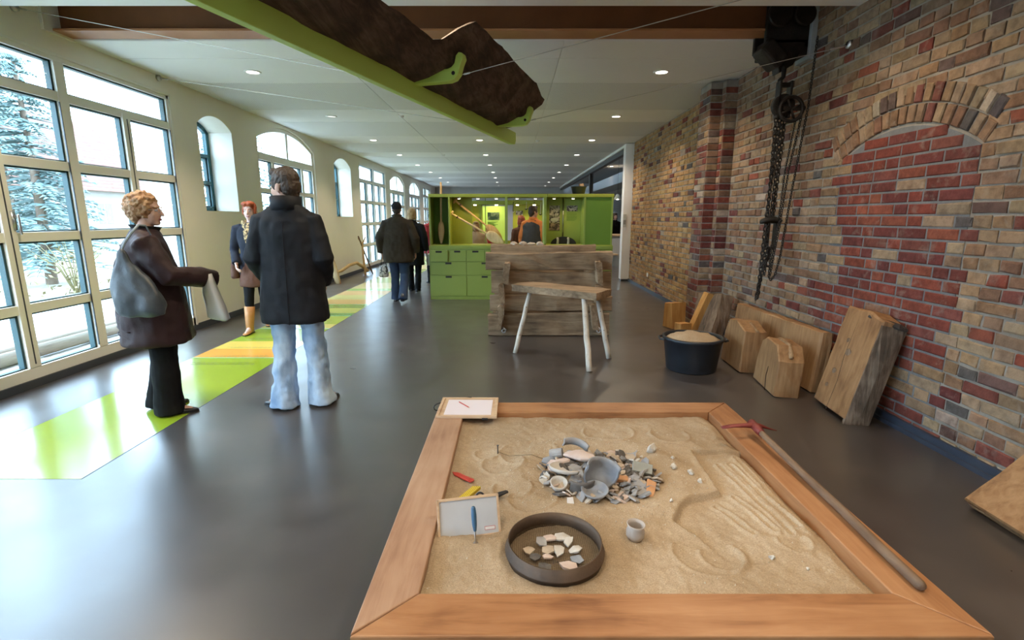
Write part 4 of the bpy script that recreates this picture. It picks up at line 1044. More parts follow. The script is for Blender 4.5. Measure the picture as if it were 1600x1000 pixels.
# paddles
def paddle(label, p0, p1, blade_len, bw, m, rot=0, knob=True):
    """shaft from p0 (handle) towards p1 (blade tip)"""
    p0 = Vector(p0); p1 = Vector(p1); d = (p1 - p0); L = d.length; T = frame(p0, d, (0, -1, .01))
    r = empty('paddle', tuple(p1), 0, label, 'paddle', 'wooden paddles in the display')
    s = L - blade_len
    MB().tube([T @ Vector((x, 0, 0)) for x in (.02, s * .5, s + .05)], [.019, .018, .017], 10).build('shaft', m, r, smooth=True)
    rings = []
    for k in range(13):
        t = k / 12; w = bw * (math.sin(PI * (.08 + .90 * t ** .8)) ** .75) * .5 + .006; th = .013 * (1 - .5 * t) + .003
        rings.append([T @ Vector((s + blade_len * t, w * math.cos(2 * PI * q / 12), th * math.sin(2 * PI * q / 12))) for q in range(12)])
    MB().loft(rings).build('blade', m, r, smooth=True)
    if knob:
        MB().tube([T @ Vector((-.005, -.045, 0)), T @ Vector((-.012, 0, 0)), T @ Vector((-.005, .045, 0))], [.018, .023, .018], 8).build('grip', m, r, smooth=True)
        MB().tube([T @ Vector((.10, 0, 0)), T @ Vector((.125, 0, 0))], [.026, .026], 10, False).build('binding', 'old_handle', r, smooth=True)
    return r
paddle('upright brown paddle in the dark left bay rising above the cabinet', (-1.283, 9.40, 2.10), (-1.300, 9.40, 1.0), .40, .105, 'paddle_wood', knob=False)
paddle('brown crossed paddle behind the paler one', (-1.03, 9.47, 1.77), (-.19, 9.47, 1.10), .36, .15, 'paddle_wood')
paddle('pale crossed paddle with large oval blade in front', (-1.09, 9.36, 1.535), (-.150, 9.36, 1.015), .36, .185, 'paddle_pale')
# tub on the cabinet, second display behind
tb2 = empty('plastic_tub', (1.2, 9.38, 1.88), 0, 'small black tub standing on top of the green cabinet', 'tub')
mk('black_plastic', (.012, .016, .022), (.02, .026, .034), 5, .42)
MB().lathe([(.0, 0), (.105, 0), (.135, .125), (.148, .130), (.148, .137), (.128, .137), (.122, .12), (.1, .012), (0, .012)], 28, (1.2, 9.38, 1.88)).build('body', 'black_plastic', tb2, smooth=True)
tag(stone('potsherd_lump', 'brown lump sticking out of the tub on the cabinet', (1.245, 9.38, 2.03), (.05, .04, .045), M['oak_rough'], 5), None)
d2 = empty('exhibit_stand', (-.1, 11.6, 0), 0, 'second green display frame behind the drawer cabinet', 'display')
for x in (-1.0, -.735, .70):
    MB().box(x, x + .05, 11.5, 12.0, 0, 1.84).build('post', 'green_lamplit', d2)
MB().box(-1.0, .75, 11.48, 12.0, 1.76, 1.84).build('top_beam', 'green_lamplit', d2)
MB().box(-.95, .70, 11.97, 12.0, 0, .95).build('back_panel', 'green_lamplit', d2)
MB().box(.02, .70, 11.95, 12.0, .95, 1.76).build('back_panel', 'green_lamplit', d2)
MB().box(-.95, -.74, 11.95, 12.0, .95, 1.76).build('back_panel', 'green_lamplit', d2)
for x in (-.83, -.35, .12, .5):
    l = MB().lathe([(0, 0), (.03, 0), (.03, -.02), (0, -.02)], 12, (x, 11.65, 1.76)).build('frame_lamp', 'cab_glow', d2)
    spot('frame_light', (x, 11.65, 1.72), 7, (1.0, .76, .34), 140, l, .7, .02)
d3 = empty('picture_panel', (-.45, 12.75, 0), 0, 'bright green panel with a dark green picture seen through the display', 'panel')
MB().box(-.74, -.13, 12.70, 12.76, 0, 1.75).build('panel', 'green_paint', d3)
MB().box(-.60, -.31, 12.69, 12.70, 1.42, 1.60).build('picture', photo_mat('print_d', (.02, .05, .03), (.20, .26, .14), 9), d3)
tb = MB()
for k in range(6): tb.box(-.60, -.35 - .05 * (k % 3), 12.692, 12.70, 1.37 - k * .022, 1.378 - k * .022)
tb.build('text_block', 'green_deep', d3)
spot('panel_light', (-.45, 12.3, 1.95), 12, (1.0, .85, .5), 100, l, .8, .03, aim=(-.45, 12.7, 1.3))
p3 = MB().box(.09, .25, 11.935, 11.95, 1.53, 1.63).build('wall_print', ph[0]); tag(p3, 'small grey photograph left of the man in the orange hoodie', 'print')
for i, (x, z) in enumerate(((.02, 1.60), (.30, 1.66), (.46, 1.62), (.60, 1.55))):
    t_ = empty('hanging_tool', (x, 10.9, z), 0, '%s thin tool hanging above the man in orange' % ('first', 'second', 'third', 'fourth')[i], 'tool', 'tools hanging in the display')
    MB().tube([(x, 10.9, z), (x + .01, 10.9, z + .24)], .006, 6).build('shaft', 'bare_pole' if i % 2 else 'slot_black', t_)
    MB().tube([(x - .03, 10.9, z - .01), (x, 10.9, z - .02), (x + .035, 10.9, z)], [.006, .014, .006], 6).build('head', 'slot_black' if i % 2 else 'bare_pole', t_)
MB().box(-.1, .75, 10.89, 10.91, 1.80, 1.83).build('hanging_rail', 'green_lamplit', d2)

# ---- side room bits seen past the cabinet
ct = empty('reception_counter', (3.3, 16, 0), 0, 'grey counter with pale top in the side room', 'counter')
MB().box(2.95, 3.9, 15.6, 16.4, 0, .93).build('body', 'soffit', ct); MB().box(2.9, 3.95, 15.55, 16.45, .93, .97).build('top', 'board_wood', ct)
MB().box(2.95, 3.2, 15.35, 15.6, .36, .40).build('ledge', 'board_wood', ct)
pl = empty('pendant_lamp', (3.25, 16.0, 2.0), 0, 'white cone pendant lamp in the side room', 'lamp')
MB().lathe([(.02, .16), (.03, .16), (.12, .0), (.115, .0), (.02, .15)], 20, (3.25, 16.0, 2.03), closed=True).build('lamp_shade', mk('shade', (.85, .80, .68), None, rough=.5), pl, smooth=True)
MB().ell((3.25, 16.0, 2.06), (.045, .045, .045), 10, 7).build('bulb', 'lamp_glow', pl); MB().tube([(3.25, 16, 2.17), (3.25, 16, 3.3)], .004, 5, False).build('cable', 'black_rubber', pl)
for (x, y) in ((3.6, 14.0), (5.5, 15.0), (5.5, 19.0), (3.6, 19)):  # downlights added to light the side room
    downlight(x, y, 3.3 if x < 4.6 else 2.72, 'round downlight added to light the side room, %s' % {(3.6, 14.0): 'nearest the white post', (5.5, 15.0): 'above the counter', (5.5, 19.0): 'far at the right', (3.6, 19): 'far beside the column'}[(x, y)], k=1.0)
# ================================================================== TIMBER THINGS
def hewn(T, L, W, Hh, n=9, amt=.012, seed=0, chamfer=.012):
    """a rough board along local x (0..L), width along y (0..W), height z (0..Hh)"""
    rg = random.Random(seed); rings = []
    for i in range(n):
        t = i / (n - 1); c = chamfer
        pts = [(c, 0), (W - c, 0), (W, c), (W, Hh * .33), (W, Hh * .66), (W, Hh - c), (W - c, Hh), (W * .5, Hh), (c, Hh), (0, Hh - c), (0, Hh * .66), (0, Hh * .33), (0, c)]
        wob = amt * .7 * math.sin(seed * 1.7 + t * 5) ; rings.append([T @ Vector((L * t + (rg.random() - .5) * amt * .6, y + (rg.random() - .5) * amt, z + ((rg.random() - .5) * amt + wob if z > Hh * .5 else (rg.random() - .5) * amt * .4))) for y, z in pts])
    return MB().loft(rings)
# ---- wooden well box of cross-lapped oak boards
cr_ = empty('well_box', (.47, 6.85, 0), 0, 'square well box of rough cross-lapped oak boards', 'well')
wood('oak_grey_y', (.09, .052, .027), (.235, .155, .088), (.37, .26, .16), 1, 2.6, .75, .7)
lev = [(0.0, .305), (.315, .53), (.54, .82), (.83, 1.06)]
for k, (z0, z1) in enumerate(lev):
    xo = (-.30, -.275, -.255, -.325)[k]; xe = (1.22, 1.25, 1.23, 1.235)[k]; yo = (6.225, 6.235, 6.25, 6.235)[k]
    hewn(Matrix.Translation((xo, yo, z0 + .002)), xe - xo, .085, z1 - z0 - .014, 12, .018, 10 + k).build('board', 'oak_weathered', cr_)
    hewn(Matrix.Translation((xo + .02, 7.33, z0 + .002)), xe - xo - .05, .085, z1 - z0 - .006 + (.03 if k == 3 else 0), 10, .014, 20 + k).build('board', 'oak_weathered', cr_)
for k, (z0, z1) in enumerate(((.10, .42), (.43, .67), (.68, .945))):
    for x, sl in ((-.20 + .04 * k, .03), (1.0 + .02 * k, -.03)):
        T = Matrix.Translation((x, 6.105 + .02 * (k % 2), z0)) @ Matrix.Rotation(PI / 2, 4, 'Z') @ Matrix.Translation((0, -.075, 0)) @ Matrix.Shear('XY', 4, (0, 0)) 
        mb = hewn(T, 1.45, .075, z1 - z0 - .008, 10, .014, 40 + k * 2 + int(x > 0))
        for p in mb.v:
            p.x += sl * (p.z - z0) / .3 * (1 if k != 1 else -.5) * (1 if p.y < 6.3 else .2)
        mb.build('cross_board', 'oak_grey_y', cr_)
for x in (-.115, 1.07):
    MB().tube([(x, 6.18, .11), (x, 6.14, .13), (x + .035, 6.14, .10)], .012, 7).torus((x + .01, 6.15, .085), .022, .008, 12, 6, Matrix.Rotation(PI / 2, 3, 'X')).build('shackle', 'steel', cr_, smooth=True)
bl_ = MB()
for k, (x, w) in enumerate(((.03, .09), (.155, .10), (.28, .10), (.40, .09))):
    stone('clay_lump', ('leftmost', 'second', 'third', 'rightmost')[k] + ' beige lump lying on the back boards of the well box', (x, 7.37, 1.098), (w * .62, .045, .028), SH[2], 60 + k, .1, 'lump')
# ---- three-legged bench
bn = empty('bench', (.53, 5.4, 0), 0, 'three-legged bench with a thick weathered plank and pale pole legs', 'bench')
top = [(0, 5.68), (.836, 4.96), (1.06, 5.33), (.255, 5.97)]
rg = random.Random(8); rings = []
for i in range(9):
    t = i / 8
    a = Vector((*top[0], 0)).lerp(Vector((*top[1], 0)), t); b = Vector((*top[3], 0)).lerp(Vector((*top[2], 0)), t); rr0 = []
    for (q, z) in ((0, .655), (.33, .652), (.66, .652), (1, .655), (1, .695), (1, .725), (.66, .73), (.33, .732), (0, .727), (0, .69)):
        p = a.lerp(b, q); rr0.append(Vector((p.x + (rg.random() - .5) * .012, p.y + (rg.random() - .5) * .012, z + (rg.random() - .5) * .007)))
    rings.append(rr0)
MB().loft(rings).build('seat_plank', 'oak_weathered', bn)
for p, q, r in (((.21, 5.62, .69), (.035, 5.39, 0), .027), ((.735, 5.13, .69), (.75, 4.70, 0), .0305), ((.90, 5.34, .69), (1.03, 5.19, 0), .028)):
    P0, P1 = Vector(p), Vector(q); pts = [P0.lerp(P1, k / 7) for k in range(8)]; rg2 = random.Random(int(p[0] * 100))
    mb = MB().tube([v + Vector(((rg2.random() - .5) * .008, (rg2.random() - .5) * .008, 0)) for v in pts[:-1]] + [P1], [r * (.86 + .02 * k) * (1 + .06 * (k in (2, 4))) for k in range(8)], 12, False)
    l = mb.build('leg', 'bare_pole', bn, smooth=True)
    for k in (2, 4, 5):
        c = pts[k] + Vector((0, -r * .92, 0)); MB().ell(c, (.008, .006, .006), 8, 5).build('knot', 'old_handle', l)
# ---- blocks and slabs along the brick wall
def block(name, label, poly, ylen, x0, y0, lean, m, seed, amt=.010, cat='block', top_m=None, rz=0):
    """outline in (thickness t, height h) swept along y, leaning towards the wall"""
    T = Matrix.Translation((x0, y0, 0)) @ rotz(rz) @ Matrix.Rotation(lean, 4, 'Y')
    rings = []; n = 9; rg = random.Random(seed)
    for i in range(n):
        t = i / (n - 1)
        rings.append([T @ Vector((u + (rg.random() - .5) * amt, ylen * t, v + (rg.random() - .5) * amt * (v > .05))) for u, v in poly])
    o = MB().loft(rings); zmin = min(p.z for p in o.v)
    for p in o.v: p.z -= zmin
    r = o.build(name, m); return tag(r, label, cat)
def face_block(name, label, outline, thick, x0, y0, m, seed, lean=0, rz=0, cat='block', amt=.008, bark=None):
    """outline in (y, z) on the face towards the room, extruded to the wall"""
    T = Matrix.Translation((x0, y0, 0)) @ rotz(rz) @ Matrix.Rotation(lean, 4, 'Y'); rg = random.Random(seed); n = len(outline)
    fine = []
    for i in range(n):
        a, b = outline[i], outline[(i + 1) % n]; k = max(1, int(math.hypot(b[0] - a[0], b[1] - a[1]) / .09))
        fine += [(a[0] + (b[0] - a[0]) * j / k, a[1] + (b[1] - a[1]) * j / k) for j in range(k)]
    rings = []
    cz = sum(p[1] for p in fine) / len(fine); cy = sum(p[0] for p in fine) / len(fine)
    for w, sc in ((0, .975), (.012, 1.0), (thick * .35, 1.005), (thick * .7, 1.0), (thick - .012, 1.0), (thick, .975)):
        rings.append([T @ Vector((w, cy + (y - cy) * sc + (rg.random() - .5) * amt, max(0, cz + (z - cz) * sc + (rg.random() - .5) * amt * (z > .05)))) for y, z in fine])
    mb = MB().loft(rings); zmin = min(p.z for p in mb.v)
    for p in mb.v: p.z -= zmin
    root = mb.build(name, m); tag(root, label, cat)
    return root, T
wood('bark_grey', (.028, .02, .014), (.105, .075, .052), (.25, .19, .14), 2, 4.0, .85, 1.4)
mk('crack', (.05, .03, .018), None, rough=.9)
s1, T1 = face_block('oak_slab', 'tall oak slab with a barky side leaning against the red bricks', [(0, 0), (.46, 0), (.46, .78), (.18, .79), (0, .75)], .15, 2.40, 3.435, 'oak_fresh', 1, .22, -.10, 'slab', .012)
MB().add([T1 @ Vector(p) for p in ((.158, -.008, 0), (-.004, -.012, 0), (-.004, .03, .0), (-.006, .10, .40), (-.004, .15, .78), (-.004, -.008, .75), (.158, -.006, .76), (.16, .0, .4), (.07, -.028, .38), (.075, -.022, .1), (.075, -.022, .65))],
         [(1, 2, 3, 4, 5), (0, 1, 9), (1, 5, 10, 8, 9), (0, 9, 8, 7), (8, 10, 6, 7), (5, 6, 10)]).jitter(.012, 20, 4).build('bark_side', 'bark_grey', s1)
MB().tube([T1 @ Vector((-.004, .26, .02)), T1 @ Vector((-.004, .25, .25)), T1 @ Vector((-.004, .28, .45)), T1 @ Vector((-.004, .27, .77))], [.004, .005, .005, .003], 5).build('crack', 'crack', s1)
MB().tube([T1 @ Vector((.0, .17, .782)), T1 @ Vector((.03, .06, .772)), T1 @ Vector((.10, -.02, .765)), T1 @ Vector((.14, -.02, .76))], [.012, .02, .022, .014], 7).jitter(.012, 30, 6).build('burnt_edge', 'char', s1)
for (y, z, r) in ((.33, .30, .030), (.24, .47, .038), (.30, .56, .022), (.36, .18, .022)):
    MB().ell(T1 @ Vector((-.003, y, z)), (.006, r, r * 1.2), 10, 6).build('knot', 'bark_dark', s1, smooth=True)
pl_, Tp = face_block('oak_plank', 'long low oak plank standing on edge against the brick wall', [(0, 0), (1.62, 0), (1.62, .50), (.0, .52)], .11, 2.53, 4.10, 'oak_fresh', 2, .10, 0, 'plank', .010)
b1, Tb1 = face_block('oak_block', 'thick rounded oak block nearest the leaning slab', [(0, 0), (.52, 0), (.50, .20), (.43, .38), (.33, .43), (.10, .42), (.0, .30)], .20, 2.17, 3.99, 'oak_fresh', 3, .05, -.14, 'block', .010)
MB().tube([Tb1 @ Vector((-.003, .20, .0)), Tb1 @ Vector((-.003, .22, .13)), Tb1 @ Vector((-.003, .20, .21))], [.005, .004, .002], 5).build('crack', 'crack', b1)
MB().tube([Tb1 @ Vector((.10, .02, .35)), Tb1 @ Vector((.11, .12, .425)), Tb1 @ Vector((.11, .32, .43)), Tb1 @ Vector((.10, .42, .38))], [.018, .024, .022, .018], 8).jitter(.016, 22, 8).build('split_edge', 'oak_rough', b1)
b2, Tb2 = face_block('oak_block', 'second rounded oak block standing right behind the black tub', [(0, 0), (.50, 0), (.48, .30), (.40, .45), (.22, .47), (.0, .40)], .21, 2.18, 4.66, 'oak_fresh', 4, .05, -.05, 'block', .010)
MB().tube([Tb2 @ Vector((.12, .02, .41)), Tb2 @ Vector((.13, .2, .455)), Tb2 @ Vector((.12, .36, .44))], [.02, .026, .02], 8).jitter(.016, 22, 9).build('split_edge', 'oak_rough', b2)
face_block('hewn_log', 'dark barky half log leaning on the wall behind the tub', [(0, 0), (.34, 0), (.31, .30), (.24, .55), (.06, .58), (.0, .30)], .16, 2.30, 5.78, 'bark_dark', 5, .26, .05, 'log', .02)
face_block('oak_offcut', 'orange leaning offcut between the half log and the small cube', [(0, 0), (.12, 0), (.12, .56), (0, .56)], .09, 2.24, 6.22, 'oak_orange', 6, .38, .1, 'offcut', .006)
face_block('oak_offcut', 'leftmost orange oak box at the foot of the pier', [(0, 0), (.20, 0), (.19, .33), (.02, .35)], .22, 2.13, 6.62, 'oak_orange', 7, .02, .3, 'offcut', .008)
face_block('oak_offcut', 'small orange cube in front of the leaning offcut', [(0, 0), (.15, 0), (.15, .16), (0, .17)], .15, 2.10, 6.16, 'oak_orange', 8, .0, .2, 'offcut', .006)
face_block('oak_offcut', 'dark narrow offcut standing against the pier', [(0, 0), (.12, 0), (.11, .50), (0, .52)], .10, 2.37, 6.42, 'bark_dark', 9, .16, .15, 'offcut', .008)
s2, T2 = face_block('oak_slab', 'thick oak slab leaning at the right edge beside the sandbox', [(0, 0), (.62, 0), (.62, .50), (.0, .55)], .085, 2.31, 1.735, 'oak_fresh', 10, .80, 0, 'slab', .010)
MB().tube([T2 @ Vector((-.004, .05, .06)), T2 @ Vector((-.004, .32, .055)), T2 @ Vector((-.003, .60, .05))], [.02, .018, .015], 6).jitter(.012, 25, 3).build('rough_edge', 'oak_rough', s2)
MB().tube([T2 @ Vector((-.002, .25, .10)), T2 @ Vector((-.002, .27, 0.02))], .003, 5).tube([T2 @ Vector((-.002, .60, .38)), T2 @ Vector((-.002, .30, .40))], .004, 5).build('crack', 'crack', s2)
# ---- tub of sand
tb = empty('mortar_tub', (1.77, 4.82, 0), 0, 'black round mortar tub filled with sand beside the oak blocks', 'tub')
MB().lathe([(.0, .0), (.228, .0), (.236, .012), (.272, .30), (.288, .305), (.290, .33), (.268, .333), (.262, .30), (.225, .03), (.0, .03)], 44, (1.77, 4.82, 0)).build('body', 'black_plastic', tb, smooth=True)
for a in (PI * .95, -.05 * PI):
    c = Vector((1.77 + .285 * math.cos(a), 4.82 + .285 * math.sin(a), .305)); t = Vector((-math.sin(a), math.cos(a), 0)); n_ = Vector((math.cos(a), math.sin(a), 0))
    MB().tube([c - t * .08, c - t * .05 + n_ * .03, c + t * .05 + n_ * .03, c + t * .08], .011, 7).build('handle', 'black_plastic', tb, smooth=True)
prof = [(.262, .295), (.22, .325), (.15, .345), (.07, .362), (.0, .365)]
mb = MB().lathe(prof, 40, (1.77, 4.82, 0)); mb.jitter(.022, 16, 2)
for p in mb.v:
    q = math.hypot(p.x - 1.77, p.y - 4.82)
    if q > .262: p.x = 1.77 + (p.x - 1.77) * .262 / q; p.y = 4.82 + (p.y - 4.82) * .262 / q
so = mb.build('sand', 'sand', tb, smooth=True); so['kind'] = 'stuff'
# ---- wooden ard against the cream wall
ar = empty('wooden_ard', (-4.0, 12.6, 0), 0, 'pale wooden ard with curved beam standing by the cream wall', 'plough')
wood('pine_pale', (.42, .26, .11), (.58, .39, .19), (.68, .48, .26), 2, 2.5, .6, .3)
MB().tube([(-3.95, 11.42, .0), (-3.98, 11.40, .22), (-4.03, 11.38, .52), (-4.06, 11.37, .60)], [.06, .075, .05, .045], 9, True, .6).jitter(.02, 7, 1).build('share_post', 'pine_pale', ar, smooth=True)
MB().tube([(-3.98, 11.42, .26), (-3.97, 11.8, .26), (-3.95, 12.3, .34), (-3.92, 12.8, .36), (-3.88, 13.15, .24), (-3.84, 13.4, .10)], [.035, .036, .038, .038, .045, .05], 9).jitter(.012, 6, 2).build('beam', 'pine_pale', ar, smooth=True)
MB().tube([(-3.83, 13.2, 0), (-3.86, 13.2, .5), (-3.87, 13.2, .82)], [.032, .028, .026], 8).tube([(-3.87, 13.2, .80), (-3.95, 13.15, .95)], [.022, .016], 7).tube([(-3.87, 13.2, .80), (-3.80, 13.25, .98)], [.022, .014], 7).build('forked_post', 'pine_pale', ar, smooth=True)
MB().tube([(-3.72, 13.5, 0), (-3.85, 13.25, .62), (-3.93, 13.1, 1.0)], [.018, .02, .018], 8).build('stick', 'old_handle', ar, smooth=True)

# ================================================================== CHAIN HOIST
hb = empty('chain_hoist', (2.45, 4.9, 3.0), 0, 'black iron chain hoist hanging from the steel beam by the brick wall', 'hoist')
MB().box(2.30, 2.72, 5.0, 5.04, 2.98, 3.42).box(2.30, 2.72, 5.22, 5.26, 2.98, 3.42).box(2.33, 2.70, 5.0, 5.26, 2.92, 3.06).build('trolley_frame', 'iron', hb, bevel=.01)
for x, r in ((2.40, .10), (2.60, .085)):
    MB().lathe([(0, -.02), (r, -.02), (r + .012, -.012), (r + .012, .012), (r, .02), (0, .02)], 26).build('trolley_wheel', 'iron', hb, smooth=False, world=False)

for w_, x in zip([c for c in hb.children if c.name.startswith('trolley_wheel')], (2.40, 2.62)):
    w_.location = (x - 2.45, 4.97 - 4.9, 3.25 - 3.0); w_.rotation_euler = (PI / 2, 0, 0)
Tg = Matrix.Translation((2.36, 4.98, 2.90)) @ Matrix.Rotation(.75, 4, 'Y')
MB().box(-.13, .10, -.11, .10, -.08, .07, Tg).build('motor_guard', 'iron', hb, bevel=.03, seg=3)
MB().prism([(2.38, 3.02), (2.66, 3.02), (2.56, 2.83), (2.44, 2.76)], 4.97, 5.10, lambda u, v, w: Vector((u, w, v))).build('hanger_plate', 'iron', hb, bevel=.008)
# hook, load block, hand wheel
MB().tube([(2.47, 4.95, 2.80), (2.47, 4.95, 2.72), (2.44, 4.95, 2.69), (2.44, 4.95, 2.66)], [.022, .02, .02, .018], 8).build('hook', 'iron', hb, smooth=True)
MB().box(2.425, 2.445, 4.90, 4.98, 2.36, 2.68).box(2.525, 2.545, 4.90, 4.98, 2.36, 2.68).box(2.425, 2.545, 4.92, 4.96, 2.63, 2.67).build('block_frame', 'iron', hb, bevel=.004)
Rw = Matrix.Rotation(PI / 2, 3, 'X') 
MB().lathe([(0, -.03), (.10, -.03), (.10, .03), (0, .03)], 22).build('load_sheave', 'iron', hb, world=False, bevel=.008)
w_ = [c for c in hb.children if c.name.startswith('load_sheave')][0]; w_.location = (.03, .03, -.53); w_.rotation_euler = (PI / 2, .2, 0)
Rh = Matrix.Rotation(PI / 2, 3, 'X') @ Matrix.Rotation(.0, 3, 'Z')
hw = MB().torus((2.53, 4.87, 2.43), .105, .017, 24, 8, Rh)
for k in range(4):
    a = k * PI / 2 + .4; hw.tube([(2.53, 4.87, 2.43), (2.53 + .10 * math.cos(a), 4.87, 2.43 + .10 * math.sin(a))], .012, 6, False)
hw.build('hand_wheel', 'iron', hb, smooth=True)
MB().box(2.46, 2.66, 4.865, 4.895, 2.42, 2.455).build('chain_guide', 'iron', hb, bevel=.004)
def chain(pts, link, thick, name='chain'):
    """links alternating by a quarter turn along a polyline; too fine to pick apart singly"""
    pts = [Vector(p) for p in pts]; mb = MB(); seg = []
    L = sum((b - a).length for a, b in zip(pts[:-1], pts[1:])); n = max(2, int(L / (link * 1.45))); acc = 0; i = 0
    for k in range(n + 1):
        s = L * k / n
        while i < len(pts) - 2 and s > acc + (pts[i + 1] - pts[i]).length: acc += (pts[i + 1] - pts[i]).length; i += 1
        d = (pts[i + 1] - pts[i]); p = pts[i] + d.normalized() * min(d.length, s - acc); d.normalize()
        x = d; z = Vector((0, 1, .1)) if k % 2 else Vector((1, 0, .1)); y = z.cross(x).normalized(); z = x.cross(y)
        R3 = Matrix((x, y, z)).transposed()
        mb.torus(p, link * .62, thick, 8, 5, R3, 1.45)
    o = mb.build(name, 'iron', hb, smooth=True); o['kind'] = 'stuff'
    return o
chain([(2.43, 4.93, 2.38), (2.44, 4.93, 1.46)], .024, .0065)
chain([(2.475, 4.95, 2.38), (2.445, 4.96, 1.46)], .024, .0065)
chain([(2.49, 4.93, 2.36), (2.475, 4.93, 1.46)], .024, .0065)
chain([(2.52, 4.94, 2.36), (2.505, 4.95, 1.5)], .022, .006)
chain([(2.44, 4.95, 1.40), (2.435, 4.95, 1.0), (2.43, 4.95, .70)], .026, .007); chain([(2.455, 4.93, 1.40), (2.45, 4.93, 1.0), (2.405, 4.93, .69)], .024, .0065)
chain([(2.46, 4.91, 1.20), (2.455, 4.91, .93)], .018, .005)
chain([(2.66, 4.80, 3.0), (2.655, 4.82, 2.45), (2.60, 4.86, 1.6), (2.575, 4.88, 1.1), (2.545, 4.88, .93), (2.51, 4.88, .87), (2.49, 4.89, .90), (2.485, 4.89, 1.2)], .015, .004, 'hand_chain')
chain([(2.63, 4.87, 2.36), (2.57, 4.88, 1.9), (2.54, 4.88, 1.4), (2.50, 4.89, .92)], .015, .004, 'hand_chain')
chain([(2.58, 4.87, 2.33), (2.55, 4.9, 1.9), (2.535, 4.9, 1.4), (2.50, 4.9, 1.0)], .013, .0035, 'hand_chain')
MB().tube([(2.40, 4.94, 1.43), (2.47, 4.92, 1.45), (2.56, 4.94, 1.44)], [.028, .04, .03], 9).jitter(.012, 18, 3).build('chain_knot', 'iron', hb, smooth=True)
MB().box(2.455, 2.475, 4.92, 4.98, 1.16, 1.42).box(2.525, 2.545, 4.92, 4.98, 1.16, 1.42).box(2.455, 2.545, 4.92, 4.98, 1.16, 1.19).build('lower_block', 'iron', hb, bevel=.005)
MB().tube([(2.50, 4.95, 1.18), (2.50, 4.95, 1.08), (2.475, 4.95, 1.04), (2.48, 4.95, 1.0), (2.51, 4.95, 1.0)], [.016, .015, .016, .018, .010], 8).build('hook', 'iron', hb, smooth=True)
mk('pale_mount', (.30, .32, .33), (.38, .40, .40), 6, .6)
MB().box(2.69, 2.745, 4.96, 5.20, 2.88, 3.4).build('wall_plate', 'pale_mount', hb, bevel=.006)

# ================================================================== DUGOUT BOAT ON ITS HANGING CRADLE
AX = Vector((.302, .953, 0)).normalized(); NX_ = Vector((AX.y, -AX.x, 0)); O = Vector((.045, 6.10, 0))
def C(s, w, z): return O - AX * s + NX_ * w + Vector((0, 0, z))
cdl = empty('hanging_cradle', tuple(C(2.5, 0, 2.34)), 0, 'bright green hanging cradle with hooked arms under the dugout boat', 'cradle')
def CT(): return Matrix((( -AX.x, NX_.x, 0, O.x), (-AX.y, NX_.y, 0, O.y), (0, 0, 1, 0), (0, 0, 0, 1)))
T = CT()
prof = [(0.0, .03), (.03, 0), (5.6, 0), (5.6, .15), (.0, .15)]
MB().prism([(.0, 2.33), (.03, 2.29), (.12, 2.28), (5.6, 2.28), (5.6, 2.42), (.0, 2.42)], -.05, .0, lambda u, v, w: T @ Vector((u, w, v))).build('beam', 'green_paint', cdl, bevel=.004)
def arm(s):
    pts = [(-.02, 2.38), (.26, 2.38), (.305, 2.392), (.335, 2.425), (.352, 2.48), (.372, 2.522), (.364, 2.553), (.338, 2.560), (.318, 2.54), (.305, 2.49), (.282, 2.470), (.255, 2.462), (-.02, 2.452)]
    a = MB().prism(pts, s - .035, s + .035, lambda u, v, w: T @ Vector((w, u, v))).build('arm', 'green_paint', cdl, bevel=.006)
    MB().lathe([(0, 0), (.013, 0), (.013, .075), (0, .075)], 12).build('eyelet', 'slot_black', a, world=False)
    e = [c for c in a.children][-1]; e.matrix_local = wmat(a).inverted() @ (T @ Matrix.Translation((s + .0375,   .298, 2.43)) @ Matrix.Rotation(-PI / 2, 4, 'Y'))
HK = (.62, 2.38, 3.95, 5.3)
for s in HK: arm(s)
# hull: an open trough swept along the log, its gunwales broken
rings = []; rg = random.Random(12); NS = 64
L0, L1 = .42, 5.9
for i in range(NS):
    s = L0 + (L1 - L0) * i / (NS - 1)
    endt = min(1, (s - L0) / .35); zb = 2.396; cw = .17
    hwl = .24 + .05 * endt; k_ = min(1, max(0, (s - 2.42) / .22)); k_ = k_ * k_ * (3 - 2 * k_)     # the right wall breaks away past the notch
    hwr = (.265 + .035 * min(1, (s - L0) / 1.6)) * (1 - k_) + .115 * k_
    hr = (.21 + .06 * endt - .005) * (1 - k_) + .125 * k_
    hl = .28; pts = []
    outer = [(1.0, hr), (.90, hr * .78), (.62, hr * .55), (.38, hr * .30), (.20, .03), (-.2, .0), (-.60, .0), (-.90, .04), (-.98, hl * .45), (-1.03, hl * .75), (-1.0, hl)]
    inner = [(-.86, hl), (-.84, hl * .6), (-.66, .075), (-.2, .055), (.16, .085), (.60, hr * .7), (.86, hr)]
    for u, v in outer + inner:
        wv = cw + u * (hwr if u > 0 else hwl); p = T @ Vector((s, wv, zb + v + .15 * max(0, wv))); p += noise.noise_vector(p * 5) * .014 + noise.noise_vector(p * 17) * .006
        pts.append(p)
    if i == 0:
        for p in pts: p -= AX * (-.02 * rg.random())
    rings.append(pts)
bo = MB().loft(rings).build('dugout_boat', 'dugout', smooth=False); tag(bo, 'dark brown ancient dugout boat hanging on the green cradle', 'boat')
bo.data.materials.clear(); wood('dugout_grain', (.018, .012, .008), (.062, .040, .028), (.16, .110, .080), 1, 2.8, .8, 1.0); bo.data.materials.append(M['dugout_grain'])
mk('cable', (.45, .44, .42), None, rough=.35, metallic=.8)
